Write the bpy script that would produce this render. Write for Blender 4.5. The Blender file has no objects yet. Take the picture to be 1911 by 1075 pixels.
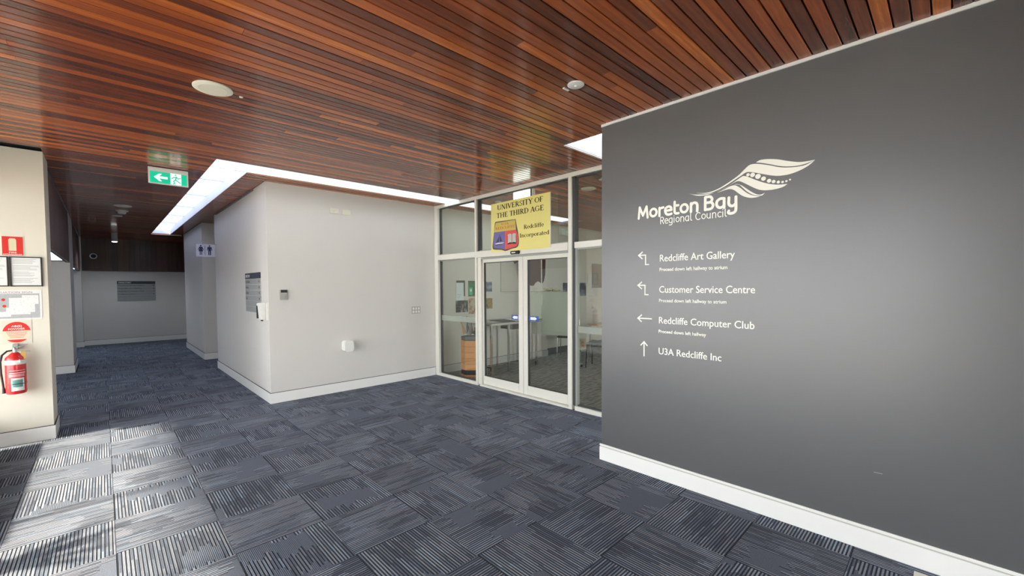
import bpy, bmesh, math, random
from mathutils import Vector, Matrix
random.seed(7)
C = bpy.context.scene.collection
S = bpy.context.scene

# ------------------------------------------------------------------ camera, world, sun, exposure
cam = bpy.data.cameras.new('camera'); co = bpy.data.objects.new('camera', cam); C.objects.link(co); S.camera = co
yaw, pitch, roll = math.radians(44.01545), math.radians(-1.897976), math.radians(-0.364442)
fw = Vector((math.sin(yaw)*math.cos(pitch), math.cos(yaw)*math.cos(pitch), math.sin(pitch)))
r0 = Vector((math.cos(yaw), -math.sin(yaw), 0)); u0 = r0.cross(fw)
r1 = math.cos(roll)*r0 + math.sin(roll)*u0; u1 = -math.sin(roll)*r0 + math.cos(roll)*u0
m = Matrix((r1, u1, -fw)).transposed().to_4x4(); m.translation = (0, 0, 1.55)
co.matrix_world = m
cam.sensor_width = 36; cam.lens = 36*789.259/1911; cam.shift_y = 22.66/1911; cam.clip_start = 0.02

w = bpy.data.worlds.new('world'); S.world = w; w.use_nodes = True
bgn = w.node_tree.nodes['Background']; bgn.inputs[0].default_value = (0.93, 0.96, 1.0, 1); bgn.inputs[1].default_value = 5.0
def light(name, kind, loc, energy, color=(1, 1, 1), **k):
    l = bpy.data.lights.new(name, kind); l.energy = energy; l.color = color
    for a, b in k.items(): setattr(l, a, b)
    o = bpy.data.objects.new(name, l); C.objects.link(o); o.location = loc; return o
sun = light('sun', 'SUN', (-6, 3, 6), 11.5, (1.0, 0.86, 0.68), angle=math.radians(3.5))
el = math.radians(35.0)
sun.rotation_euler = Vector((math.cos(el), 0.022, -math.sin(el))).to_track_quat('-Z', 'Y').to_euler()
def portal(name, loc, sx, sy, d):
    o = light(name, 'AREA', loc, 10, shape='RECTANGLE', size=sx, size_y=sy)
    o.rotation_euler = Vector(d).to_track_quat('-Z', 'Z').to_euler(); o.data.cycles.is_portal = True
portal('portal_left', (-1.42, 3.1, 1.32), 6.7, 2.6, (1, 0, 0))
portal('portal_rear', (2.17, -2.62, 1.3), 1.6, 2.7, (0, 1, 0))
portal('portal_room', (6.9, -2.62, 1.5), 4.4, 2.4, (0, 1, 0))
vs = S.view_settings; vs.view_transform = 'Standard'; vs.look = 'None'; vs.gamma = 1; vs.exposure = 1.07; vs.use_curve_mapping = False

# ------------------------------------------------------------------ materials
MT = {}
def mat(name, col, rough=0.5, metal=0.0, spec=0.5, emit=None, es=0.0, coat=0.0, noise=0.0, nscale=30, bump=0.0, bscale=200):
    if name in MT: return MT[name]
    M = bpy.data.materials.new(name); M.use_nodes = True; nt = M.node_tree; b = nt.nodes['Principled BSDF']
    b.inputs['Base Color'].default_value = (*col, 1); b.inputs['Roughness'].default_value = rough
    b.inputs['Metallic'].default_value = metal; b.inputs['Specular IOR Level'].default_value = spec
    b.inputs['Coat Weight'].default_value = coat; b.inputs['Coat Roughness'].default_value = 0.12
    if emit: b.inputs['Emission Color'].default_value = (*emit, 1); b.inputs['Emission Strength'].default_value = es
    if noise or bump:
        tc = nt.nodes.new('ShaderNodeTexCoord')
    if noise:
        n = nt.nodes.new('ShaderNodeTexNoise'); n.inputs['Scale'].default_value = nscale; n.inputs['Detail'].default_value = 4
        nt.links.new(tc.outputs['Object'], n.inputs['Vector'])
        mr = nt.nodes.new('ShaderNodeMapRange'); mr.inputs[3].default_value = 1-noise; mr.inputs[4].default_value = 1+noise
        nt.links.new(n.outputs['Fac'], mr.inputs[0])
        mx = nt.nodes.new('ShaderNodeVectorMath'); mx.operation = 'SCALE'; mx.inputs[0].default_value = col
        nt.links.new(mr.outputs[0], mx.inputs['Scale']); nt.links.new(mx.outputs[0], b.inputs['Base Color'])
    if bump:
        n2 = nt.nodes.new('ShaderNodeTexNoise'); n2.inputs['Scale'].default_value = bscale; n2.inputs['Detail'].default_value = 3
        nt.links.new(tc.outputs['Object'], n2.inputs['Vector'])
        bp = nt.nodes.new('ShaderNodeBump'); bp.inputs['Strength'].default_value = bump; bp.inputs['Distance'].default_value = 0.002
        nt.links.new(n2.outputs['Fac'], bp.inputs['Height']); nt.links.new(bp.outputs[0], b.inputs['Normal'])
    MT[name] = M; return M
def glass(name, tint, base=0.045, rough=0.0):
    M = bpy.data.materials.new(name); M.use_nodes = True; nt = M.node_tree; nt.nodes.remove(nt.nodes['Principled BSDF'])
    out = nt.nodes['Material Output']
    t = nt.nodes.new('ShaderNodeBsdfTransparent'); t.inputs[0].default_value = (*tint, 1)
    g = nt.nodes.new('ShaderNodeBsdfGlossy'); g.inputs['Roughness'].default_value = rough
    f = nt.nodes.new('ShaderNodeLayerWeight'); f.inputs[0].default_value = 0.5
    pw = nt.nodes.new('ShaderNodeMath'); pw.operation = 'POWER'; pw.inputs[1].default_value = 4.0; nt.links.new(f.outputs['Facing'], pw.inputs[0])
    mr = nt.nodes.new('ShaderNodeMapRange'); mr.inputs[1].default_value = 0; mr.inputs[2].default_value = 1; mr.inputs[3].default_value = 0.075+base; mr.inputs[4].default_value = 1.0
    nt.links.new(pw.outputs[0], mr.inputs[0])
    x = nt.nodes.new('ShaderNodeMixShader'); nt.links.new(mr.outputs[0], x.inputs[0]); nt.links.new(t.outputs[0], x.inputs[1]); nt.links.new(g.outputs[0], x.inputs[2])
    nt.links.new(x.outputs[0], out.inputs[0]); MT[name] = M; return M
def frosted(name, col, tr=0.35):
    M = bpy.data.materials.new(name); M.use_nodes = True; nt = M.node_tree; b = nt.nodes['Principled BSDF']
    b.inputs['Base Color'].default_value = (*col, 1); b.inputs['Roughness'].default_value = 0.6
    t = nt.nodes.new('ShaderNodeBsdfTransparent'); x = nt.nodes.new('ShaderNodeMixShader'); x.inputs[0].default_value = tr
    nt.links.new(b.outputs[0], x.inputs[1]); nt.links.new(t.outputs[0], x.inputs[2]); nt.links.new(x.outputs[0], nt.nodes['Material Output'].inputs[0])
    MT[name] = M; return M

class N:   # tiny node helper
    def __init__(s, nt): s.nt = nt
    def m(s, op, a, b=None, c=None):
        n = s.nt.nodes.new('ShaderNodeMath'); n.operation = op
        for i, v in enumerate((a, b, c)):
            if v is None: continue
            if isinstance(v, (int, float)): n.inputs[i].default_value = v
            else: s.nt.links.new(v, n.inputs[i])
        return n.outputs[0]
    def xyz(s, a, b, c=0.0):
        n = s.nt.nodes.new('ShaderNodeCombineXYZ')
        for i, v in enumerate((a, b, c)):
            if isinstance(v, (int, float)): n.inputs[i].default_value = v
            else: s.nt.links.new(v, n.inputs[i])
        return n.outputs[0]
    def wn(s, v):
        n = s.nt.nodes.new('ShaderNodeTexWhiteNoise'); n.noise_dimensions = '3D'; s.nt.links.new(v, n.inputs['Vector']); return n.outputs['Value']
    def ramp(s, f, stops, interp='LINEAR'):
        n = s.nt.nodes.new('ShaderNodeValToRGB'); cr = n.color_ramp; cr.interpolation = interp
        while len(cr.elements) < len(stops): cr.elements.new(0.5)
        for e, (p, c) in zip(cr.elements, stops): e.position = p; e.color = (*c, 1)
        s.nt.links.new(f, n.inputs[0]); return n.outputs[0]
    def noise(s, v, scale, detail=3):
        n = s.nt.nodes.new('ShaderNodeTexNoise'); n.inputs['Scale'].default_value = scale; n.inputs['Detail'].default_value = detail
        s.nt.links.new(v, n.inputs['Vector']); return n.outputs['Fac']
    def mix(s, f, a, b):
        n = s.nt.nodes.new('ShaderNodeMix'); n.data_type = 'RGBA'
        for i, v in ((0, f), (6, a), (7, b)):
            if isinstance(v, (int, float)): n.inputs[i].default_value = v
            elif isinstance(v, tuple): n.inputs[i].default_value = (*v, 1)
            else: s.nt.links.new(v, n.inputs[i])
        return n.outputs[2]

def wood_mat(name, stops, axis='X', rough=0.3, coat=0.25, gscale=1.0, sp=0.4):
    M = bpy.data.materials.new(name); M.use_nodes = True; nt = M.node_tree; b = nt.nodes['Principled BSDF']; h = N(nt)
    tc = nt.nodes.new('ShaderNodeTexCoord'); oi = nt.nodes.new('ShaderNodeObjectInfo'); ge = nt.nodes.new('ShaderNodeNewGeometry')
    rnd = h.m('FRACT', h.m('ADD', oi.outputs['Random'], ge.outputs['Random Per Island']))
    sx = nt.nodes.new('ShaderNodeSeparateXYZ'); nt.links.new(tc.outputs['Object'], sx.inputs[0])
    st = {'X': (0.6, 14, 14), 'Z': (14, 14, 0.6)}[axis]
    off = h.m('MULTIPLY', rnd, 37.0)
    v = h.xyz(h.m('ADD', h.m('MULTIPLY', sx.outputs[0], st[0]), off), h.m('MULTIPLY', sx.outputs[1], st[1]), h.m('MULTIPLY', sx.outputs[2], st[2]))
    g1 = h.noise(v, 3.0*gscale, 5); g2 = h.noise(v, 22.0*gscale, 2)
    f = h.m('ADD', h.m('MULTIPLY', rnd, 0.78), h.m('ADD', h.m('MULTIPLY', h.m('SUBTRACT', g1, 0.5), 0.55), h.m('ADD', 0.11, h.m('MULTIPLY', h.m('SUBTRACT', g2, 0.5), 0.25))))
    nt.links.new(h.ramp(f, stops), b.inputs['Base Color'])
    b.inputs['Roughness'].default_value = rough; b.inputs['Coat Weight'].default_value = coat; b.inputs['Coat Roughness'].default_value = 0.07
    b.inputs['Specular IOR Level'].default_value = sp
    bp = nt.nodes.new('ShaderNodeBump'); bp.inputs['Strength'].default_value = 0.25; bp.inputs['Distance'].default_value = 0.0006
    nt.links.new(g2, bp.inputs['Height']); nt.links.new(bp.outputs[0], b.inputs['Normal'])
    MT[name] = M; return M
def carpet_mat():
    M = bpy.data.materials.new('carpet'); M.use_nodes = True; nt = M.node_tree; b = nt.nodes['Principled BSDF']; h = N(nt)
    uv = nt.nodes.new('ShaderNodeUVMap'); oi = nt.nodes.new('ShaderNodeObjectInfo'); ge = nt.nodes.new('ShaderNodeNewGeometry')
    rnd = h.m('MULTIPLY', h.m('FRACT', h.m('ADD', oi.outputs['Random'], ge.outputs['Random Per Island'])), 97.0)
    sx = nt.nodes.new('ShaderNodeSeparateXYZ'); nt.links.new(uv.outputs[0], sx.inputs[0]); u, v = sx.outputs[0], sx.outputs[1]
    NC = 58.0
    uc = h.m('MULTIPLY', u, NC); col = h.m('FLOOR', uc)
    grp = h.m('FLOOR', h.m('MULTIPLY', h.m('ADD', u, h.m('MULTIPLY', h.wn(h.xyz(rnd, 1.0, 5.0)), 0.3)), 2.7))
    rr = h.m('FLOOR', h.m('ADD', h.m('MULTIPLY', v, 2.4), h.m('ADD', h.m('MULTIPLY', h.wn(h.xyz(grp, rnd, 2.0)), 3.0), h.m('MULTIPLY', h.wn(h.xyz(h.m('FLOOR', h.m('MULTIPLY', col, 0.5)), rnd, 4.0)), 0.4))))
    blk = h.wn(h.xyz(grp, rr, rnd))                      # one value per block of stripes
    rc = h.m('FLOOR', h.m('ADD', h.m('MULTIPLY', v, 2.2), h.m('MULTIPLY', h.wn(h.xyz(col, rnd, 9.0)), 4.0)))
    cell = h.wn(h.xyz(col, rc, rnd))                     # one value per yarn run
    par = h.m('MODULO', col, 2.0)                        # alternate light and dark yarns
    amp = h.m('MULTIPLY', h.m('GREATER_THAN', blk, 0.16), h.m('ADD', 0.55, h.m('MULTIPLY', blk, 0.55)))
    lightness = h.m('MULTIPLY', h.m('MULTIPLY', par, amp), h.m('ADD', 0.5, h.m('MULTIPLY', cell, 0.6)))
    pile = h.noise(uv.outputs[0], 170.0, 3)
    plainv = h.m('MULTIPLY', h.m('LESS_THAN', blk, 0.16), 0.43)
    val = h.m('ADD', h.m('ADD', lightness, plainv), h.m('MULTIPLY', h.m('SUBTRACT', pile, 0.5), 1.15))
    val = h.m('ADD', val, 0.10)
    cA = h.ramp(val, [(0.0, (0.009, 0.012, 0.020)), (0.3, (0.042, 0.050, 0.071)), (0.65, (0.138, 0.168, 0.222)), (1.0, (0.37, 0.45, 0.55))])
    cB = h.ramp(val, [(0.0, (0.014, 0.016, 0.024)), (0.3, (0.050, 0.054, 0.072)), (0.65, (0.145, 0.165, 0.205)), (1.0, (0.29, 0.315, 0.365))])
    nt.links.new(h.mix(h.m('GREATER_THAN', cell, 0.6), cA, cB), b.inputs['Base Color'])
    b.inputs['Roughness'].default_value = 0.9; b.inputs['Specular IOR Level'].default_value = 0.15
    b.inputs['Sheen Weight'].default_value = 0.05; b.inputs['Sheen Roughness'].default_value = 0.5
    wv = h.m('SINE', h.m('MULTIPLY', uc, math.pi*2))
    hh = h.m('ADD', h.m('MULTIPLY', wv, 0.35), h.m('ADD', pile, h.m('MULTIPLY', par, -0.3)))
    bp = nt.nodes.new('ShaderNodeBump'); bp.inputs['Strength'].default_value = 0.7; bp.inputs['Distance'].default_value = 0.003
    nt.links.new(hh, bp.inputs['Height']); nt.links.new(bp.outputs[0], b.inputs['Normal'])
    MT['carpet'] = M
def streak_mat():
    M = bpy.data.materials.new('room_carpet'); M.use_nodes = True; nt = M.node_tree; b = nt.nodes['Principled BSDF']; h = N(nt)
    tc = nt.nodes.new('ShaderNodeTexCoord'); sx = nt.nodes.new('ShaderNodeSeparateXYZ'); nt.links.new(tc.outputs['Object'], sx.inputs[0])
    n = h.noise(h.xyz(h.m('MULTIPLY', sx.outputs[0], 2.0), h.m('MULTIPLY', sx.outputs[1], 9.0)), 3.0, 5)
    n2 = h.noise(tc.outputs['Object'], 120.0, 2)
    f = h.m('ADD', n, h.m('MULTIPLY', h.m('SUBTRACT', n2, 0.5), 0.3))
    nt.links.new(h.ramp(f, [(0.3, (0.13, 0.13, 0.118)), (0.7, (0.42, 0.42, 0.385))]), b.inputs['Base Color']); b.inputs['Roughness'].default_value = 0.95
    MT['room_carpet'] = M
carpet_mat(); streak_mat()
wood_mat('ceiling_wood', [(0.0, (0.060, 0.020, 0.012)), (0.3, (0.15, 0.038, 0.015)), (0.6, (0.30, 0.072, 0.019)), (0.85, (0.48, 0.125, 0.022)), (1.0, (0.70, 0.22, 0.036))], 'X', rough=0.24, coat=0.34, sp=0.25)
wood_mat('plank_wood', [(0.0, (0.045, 0.020, 0.012)), (0.5, (0.085, 0.038, 0.020)), (1.0, (0.13, 0.060, 0.028))], 'Z', rough=0.4, coat=0.1)
wood_mat('orange_wood', [(0.0, (0.55, 0.20, 0.05)), (1.0, (0.82, 0.36, 0.10))], 'X', rough=0.4, coat=0.2)
WALL = mat('wall_white', (0.66, 0.63, 0.585), 0.55, noise=0.015, nscale=3, bump=0.08, bscale=150)
LWALL = mat('wall_cream', (0.76, 0.71, 0.59), 0.55, noise=0.015, nscale=3, bump=0.08, bscale=150)
SKIRT = mat('skirting_white', (0.82, 0.81, 0.77), 0.35)
DARK = mat('wall_charcoal', (0.078, 0.079, 0.080), 0.37, spec=0.95, noise=0.04, nscale=2, bump=0.06, bscale=260)
BLACK = mat('black', (0.012, 0.012, 0.012), 0.6)
GAP = mat('shadow_gap', (0.02, 0.02, 0.02), 0.9)
FRAME = mat('frame_cream', (0.76, 0.74, 0.66), 0.35)
FRAMED = mat('frame_gasket', (0.05, 0.05, 0.048), 0.5)
FRAMEG = mat('frame_grey', (0.36, 0.37, 0.34), 0.4)
VINYL = mat('vinyl_cream', (0.93, 0.92, 0.82), 0.45)
PLAST = mat('plastic_white', (0.80, 0.79, 0.74), 0.35)
PLASTC = mat('plastic_cream', (0.74, 0.70, 0.58), 0.45)
RED = mat('red_paint', (0.62, 0.018, 0.022), 0.25, coat=0.4)
SIGNRED = mat('sign_red', (0.72, 0.02, 0.012), 0.4)
STEEL = mat('steel', (0.55, 0.55, 0.55), 0.3, metal=1.0)
CHROME = mat('chrome', (0.62, 0.62, 0.60), 0.18, metal=1.0)
PAPER = mat('paper', (0.80, 0.80, 0.77), 0.7)
GREYPRINT = mat('grey_print', (0.42, 0.42, 0.42), 0.7)
GLASS = glass('clear_glass', (0.92, 0.945, 0.90), base=0.0)
WGLASS = glass('window_glass', (0.97, 0.98, 0.98), base=0.0)
FROST = frosted('frost_film', (0.50, 0.54, 0.48), 0.6)

# ------------------------------------------------------------------ mesh helpers
class MB:
    def __init__(s): s.v = []; s.f = []
    def box(s, a, b):
        i = len(s.v); (x0, y0, z0), (x1, y1, z1) = a, b
        s.v += [(x0,y0,z0),(x1,y0,z0),(x1,y1,z0),(x0,y1,z0),(x0,y0,z1),(x1,y0,z1),(x1,y1,z1),(x0,y1,z1)]
        s.f += [tuple(i+k for k in q) for q in ((0,3,2,1),(4,5,6,7),(0,1,5,4),(1,2,6,5),(2,3,7,6),(3,0,4,7))]; return s
    def hexa(s, p):     # eight corners, bottom four then top four
        i = len(s.v); s.v += [tuple(q) for q in p]
        s.f += [tuple(i+k for k in q) for q in ((0,3,2,1),(4,5,6,7),(0,1,5,4),(1,2,6,5),(2,3,7,6),(3,0,4,7))]; return s
    def tube(s, pts, r, n=10, cap=True):
        pts = [Vector(p) for p in pts]; rr = r if isinstance(r, (list, tuple)) else [r]*len(pts); i0 = len(s.v)
        prev = None
        for k, p in enumerate(pts):
            d = (pts[min(k+1, len(pts)-1)]-pts[max(k-1, 0)]).normalized()
            if prev is None: a = d.orthogonal().normalized()
            else: a = (prev - d*prev.dot(d)).normalized()
            prev = a; bb = d.cross(a)
            for j in range(n):
                t = 2*math.pi*j/n; s.v.append(tuple(p + (a*math.cos(t)+bb*math.sin(t))*rr[k]))
        for k in range(len(pts)-1):
            for j in range(n):
                s.f.append((i0+k*n+j, i0+k*n+(j+1)%n, i0+(k+1)*n+(j+1)%n, i0+(k+1)*n+j))
        if cap: s.f.append(tuple(i0+j for j in reversed(range(n)))); s.f.append(tuple(i0+(len(pts)-1)*n+j for j in range(n)))
        return s
    def lathe(s, prof, c, n=32, axis='Z'):
        i0 = len(s.v)
        for r, h in prof:
            for j in range(n):
                t = 2*math.pi*j/n; q = (r*math.cos(t), r*math.sin(t), h)
                if axis == 'Y': q = (q[0], q[2], q[1])
                if axis == 'X': q = (q[2], q[0], q[1])
                s.v.append((c[0]+q[0], c[1]+q[1], c[2]+q[2]))
        for k in range(len(prof)-1):
            for j in range(n): s.f.append((i0+k*n+j, i0+k*n+(j+1)%n, i0+(k+1)*n+(j+1)%n, i0+(k+1)*n+j))
        s.f.append(tuple(i0+j for j in reversed(range(n)))); s.f.append(tuple(i0+(len(prof)-1)*n+j for j in range(n)))
        return s
    def plate(s, poly, o, u, v, t0, t1):   # polygon in (u,v) plane at origin o, extruded along n=u x v from t0 to t1
        o, u, v = Vector(o), Vector(u), Vector(v); n = u.cross(v); i0 = len(s.v); k = len(poly)
        for t in (t0, t1):
            for a, b in poly: s.v.append(tuple(o+u*a+v*b+n*t))
        s.f.append(tuple(i0+k+j for j in range(k))); s.f.append(tuple(i0+j for j in reversed(range(k))))
        for j in range(k): s.f.append((i0+j, i0+(j+1)%k, i0+k+(j+1)%k, i0+k+j))
        return s
    def build(s, name, material, parent=None, bevel=0.0, smooth=False, tri=False):
        me = bpy.data.meshes.new(name); me.from_pydata(s.v, [], s.f)
        bm = bmesh.new(); bm.from_mesh(me); bmesh.ops.recalc_face_normals(bm, faces=bm.faces)
        if bevel: bmesh.ops.bevel(bm, geom=[e for e in bm.edges if e.calc_face_angle(0) > 0.6], offset=bevel, segments=2, affect='EDGES', clamp_overlap=True)
        if tri: bmesh.ops.triangulate(bm, faces=[f for f in bm.faces if len(f.verts) > 4])
        if smooth:
            for f in bm.faces: f.smooth = True
            for e in bm.edges:
                if e.calc_face_angle(0) > 0.7: e.smooth = False
        bm.to_mesh(me); bm.free(); me.materials.append(material if not isinstance(material, str) else MT[material])
        o = bpy.data.objects.new(name, me); C.objects.link(o)
        if parent is not None: par(o, parent)
        return o
def par(o, p):
    o.parent = p; t = Vector(p.location) if p.parent is None else Vector((0, 0, 0))
    o.matrix_parent_inverse = Matrix.Translation(-t)
def B(a, b): return MB().box(a, b)
def thing(name, label, cat, loc, group=None):
    o = bpy.data.objects.new(name, None); o.empty_display_size = 0.1; C.objects.link(o); o.location = loc
    o['label'] = label; o['category'] = cat
    if group: o['group'] = group
    return o
def tag(o, label, cat, group=None):
    o['label'] = label; o['category'] = cat
    if group: o['group'] = group
    return o
def struct(o): o['kind'] = 'structure'; return o
def sroot(name, loc=(0, 0, 0)):
    o = bpy.data.objects.new(name, None); o.empty_display_size = 0.1; C.objects.link(o); o.location = loc; o['kind'] = 'structure'; return o
# text: the outline of the built-in sans, fitted to a width and cap height
_cap = {}
def text(name, body, o, u, v, width, cap, material, parent, bold=0.0, depth=0.0012, res=3, shear=0.0, thick=0.0):
    cu = bpy.data.curves.new('t', 'FONT'); cu.body = body; cu.offset = bold; cu.resolution_u = res
    cu.extrude = 0.0; ob = bpy.data.objects.new('t', cu); C.objects.link(ob)
    dg = bpy.context.evaluated_depsgraph_get(); me = bpy.data.meshes.new_from_object(ob.evaluated_get(dg))
    bpy.data.objects.remove(ob)
    xs = [p.co.x for p in me.vertices]; x0, x1 = min(xs), max(xs); sy = cap/0.729; sx = width/(x1-x0)
    o, u, v = Vector(o), Vector(u).normalized(), Vector(v).normalized(); n = u.cross(v)
    for p in me.vertices:
        X, Y = (p.co.x-x0)*sx, p.co.y*sy; X += Y*shear
        p.co = o+u*X+v*Y+n*depth
    if thick:
        vv = [tuple(p.co) for p in me.vertices]; ff = [tuple(p.vertices) for p in me.polygons]; nv_ = len(vv); ofs = u*thick+n*0.00015; of2 = u*thick*0.5+v*thick*0.4+n*0.0003
        vv2 = vv+[tuple(Vector(p)+ofs) for p in vv]+[tuple(Vector(p)+of2) for p in vv]; ff2 = ff+[tuple(nv_+i for i in f) for f in ff]+[tuple(2*nv_+i for i in f) for f in ff]
        me = bpy.data.meshes.new(name); me.from_pydata(vv2, [], ff2)
    me.name = name; me.materials.clear(); me.materials.append(MT[material] if isinstance(material, str) else material)
    t = bpy.data.objects.new(name, me); C.objects.link(t)
    if parent is not None: par(t, parent)
    return t
UX, UZ = Vector((1, 0, 0)), Vector((0, 0, 1)); UMY = Vector((0, -1, 0))   # right-hand directions of the -Y and -X facing walls

XG, XD, YD, YW, XW, YL, XL, HC = 4.177, 3.162, 2.133, 6.263, 1.573, 6.436, -0.405, 2.944
TOP = 2.975
# ------------------------------------------------------------------ structure
wf = struct(B((XW, YW, 0), (XG, 9.873, 2.96)).build('wall_front', WALL))
struct(B((XG, YW, 0), (9.8, YW+0.2, 2.96)).build('wall_inner_front', mat('wall_room', (0.60, 0.59, 0.54), 0.6)))
struct(B((9.7, -2.6, 0), (9.9, YW, 3.0)).build('wall_inner_right', MT['wall_room']))
struct(B((XG+0.6, -2.7, 0), (9.7, -2.5, 0.7)).box((XG+0.6, -2.7, 2.6), (9.7, -2.5, 3.0)).box((XD, -2.7, 0), (XG+0.7, -2.5, 3)).box((9.1, -2.7, 0.7), (9.9, -2.5, 3)).build('wall_inner_rear', MT['wall_room']))
struct(B((6.45, 6.15, 0), (7.02, YW, 2.94)).build('wall_pier', WALL))
struct(B((XD, -2.5, 0), (XD+0.14, YD, 2.96)).build('wall_right', DARK))
struct(B((-1.6, YL, 0), (XL, YL+0.5, 2.945)).build('wall_left', LWALL))
struct(B((2.6, 9.873, 0), (2.75, 11.178, 2.96)).build('wall_recess', WALL))
struct(B((1.549, 11.178, 0), (2.75, 13.93, 2.952)).build('wall_hall_right', WALL))
struct(B((2.6, 13.93, 0), (2.75, 16.4, 2.96)).build('wall_hall_corner', WALL))
struct(B((-2.6, 16.32, 0), (2.75, 16.5, 3.0)).build('wall_back', WALL))
struct(B((-2.6, 11.24, 0), (-0.425, 12.45, 2.05)).box((-0.50, 11.24, 2.05), (-0.425, 12.45, 2.95)).box((-2.6, 11.34, 2.05), (-0.5, 12.45, 2.95)).build('wall_hall_left', WALL))
struct(B((-2.6, 16.02, 0), (-0.408, 16.3, 2.05)).box((-0.48, 16.02, 2.05), (-0.408, 16.3, 2.95)).build('wall_hall_end', WALL))
struct(B((-2.75, 6.9, 0), (-2.6, 16.5, 3.0)).build('wall_far_left', WALL))
struct(B((-1.45, -2.7, 0), (-1.25, YL, 0.04)).box((-1.45, -2.7, 2.6), (-1.25, YL, 3.0)).box((-1.45, -2.7, 0.04), (-1.25, -0.2, 2.6)).build('wall_window_side', LWALL))
struct(B((-1.45, -2.7, 0), (-1.05, -2.5, 3)).box((2.95, -2.7, 0), (XD, -2.5, 3)).box((-1.1, -2.7, 2.65), (3, -2.5, 3)).box((-1.06, -2.7, 0), (1.4, -2.5, 2.66)).build('wall_rear', LWALL))
# slab above the ceiling boards, with the skylight openings left out
cs = MB()
X0, X1, Y0, Y1 = -2.75, 9.9, -2.7, 16.5
def slab(x0, x1, y0, y1): cs.box((x0, y0, TOP), (x1, y1, TOP+0.05))
e = 0.0125
slab(X0, 3.34-e, Y0, 2.67+e); slab(4.12+e, X1, Y0, 2.67+e); slab(X0, X1, 2.67+e, 5.56-e)
slab(X0, 0.925-e, 5.56-e, 14.14); slab(7.3+e, X1, 5.56-e, 5.93+e); slab(1.29+e, X1, 5.93+e, 14.14); slab(X0, X1, 14.14+e, Y1)
ceiling = struct(cs.build('ceiling', GAP))
# ceiling boards
PITCH = 0.0735; OFF = 0.019
def runs(y):      # x intervals that carry a board at this y
    if y < YL+0.02:
        r = [(-1.25, 9.68)]
        if y > YW-0.02: r = [(XL+0.0, XW-0.02)]
    else:
        r = [(-0.42, XW-0.02)] if y < 9.86 else ([(-0.42, 2.58)] if not 11.15 < y < 13.95 else [(-0.42, 1.53)])
    cut = []
    if y < 2.67: cut.append((3.33, 4.13))
    if y < YD+0.03: cut.append((XD-0.012, XD+0.15))
    if 5.54 < y < 5.945: cut.append((0.92, 7.3))
    elif 5.54 < y < 14.14: cut.append((0.92, 1.295))
    if y < 6.3: cut.append((XG-0.005, XG+0.1))
    out = []
    for a, b in r:
        seg = [(a, b)]
        for c, d in cut:
            ns = []
            for p, q in seg:
                if d <= p or c >= q: ns.append((p, q)); continue
                if c > p: ns.append((p, c))
                if d < q: ns.append((d, q))
            seg = ns
        out += seg
    return out
def board(mb, xa, xb, ya, yb):
    z0, z1, e = HC, HC+0.02, 0.0022
    i = len(mb.v)
    mb.v += [(xa,ya,z0+e),(xb,ya,z0+e),(xb,ya+e,z0),(xa,ya+e,z0),(xb,yb-e,z0),(xa,yb-e,z0),(xb,yb,z0+e),(xa,yb,z0+e),(xa,ya,z1),(xb,ya,z1),(xb,yb,z1),(xa,yb,z1)]
    mb.f += [tuple(i+k for k in q) for q in ((3,2,1,0),(5,4,2,3),(7,6,4,5),(0,1,9,8),(6,7,11,10),(8,9,10,11),(1,2,4,6,10,9),(0,8,11,7,5,3))]
stuffb = MB(); nb = 0
k = -34
while True:
    ya = OFF+k*PITCH+0.0038; yb = ya+PITCH-0.0076; k += 1
    if ya > 16.28: break
    if ya < -2.45: continue
    for c, d in ((2.67, .03), (5.56, .03), (5.93, .03)):
        pass
    ym = (ya+yb)/2
    near = -0.7 < ym < 6.5
    for a, b in runs(ym):
        x = a; first = True
        while x < b-0.001:
            L = random.uniform(1.9, 4.6) if not first else random.uniform(0.6, 4.6); first = False
            e = min(b, x+L)
            if b-e < 0.5: e = b
            if near and x < 4.15 and nb < 292 and (e-x) > 0.3:
                mb = MB(); board(mb, x, e-0.0012, ya, yb); mb.build('board', 'ceiling_wood', ceiling); nb += 1
            else: board(stuffb, x, e-0.0012, ya, yb)
            x = e
o = stuffb.build('far_boards', 'ceiling_wood', ceiling); o['kind'] = 'stuff'
# skylights: white shafts closed by opal panels with ribs between
OPH = mat('opal_panel_hall', (0.8, 0.84, 0.9), 0.5, emit=(0.62, 0.70, 1.0), es=1.0); OPF = mat('opal_panel', (0.85, 0.87, 0.9), 0.5, emit=(0.85, 0.92, 1.0), es=1.6)
SHAFT = mat('shaft_white', (0.85, 0.86, 0.88), 0.5)
def skylight(name, x0, x1, y0, y1, axis, step, h=0.34, SKY=None):
    r = sroot(name, ((x0+x1)/2, (y0+y1)/2, HC)); t = 0.012
    s = MB().box((x0-t, y0-t, HC+0.004), (x0, y1+t, HC+h)).box((x1, y0-t, HC+0.004), (x1+t, y1+t, HC+h)).box((x0, y0-t, HC+0.004), (x1, y0, HC+h)).box((x0, y1, HC+0.004), (x1, y1+t, HC+h))
    s.build('shaft', SHAFT, r)
    a, b = (x0, x1) if axis == 'X' else (y0, y1); n = max(1, round((b-a)/step)); st = (b-a)/n
    for i in range(n):
        p, q = a+i*st+0.015, a+(i+1)*st-0.015
        bb = ((p, y0, HC+h-0.06), (q, y1, HC+h-0.04)) if axis == 'X' else ((x0, p, HC+h-0.06), (x1, q, HC+h-0.04))
        B(*bb).build('panel', SKY, r)
        if i:
            c = a+i*st
            bb = ((c-0.015, y0, HC+h-0.085), (c+0.015, y1, HC+h-0.02)) if axis == 'X' else ((x0, c-0.015, HC+h-0.085), (x1, c+0.015, HC+h-0.02))
            B(*bb).build('rib', SHAFT, r)
    return r
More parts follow.
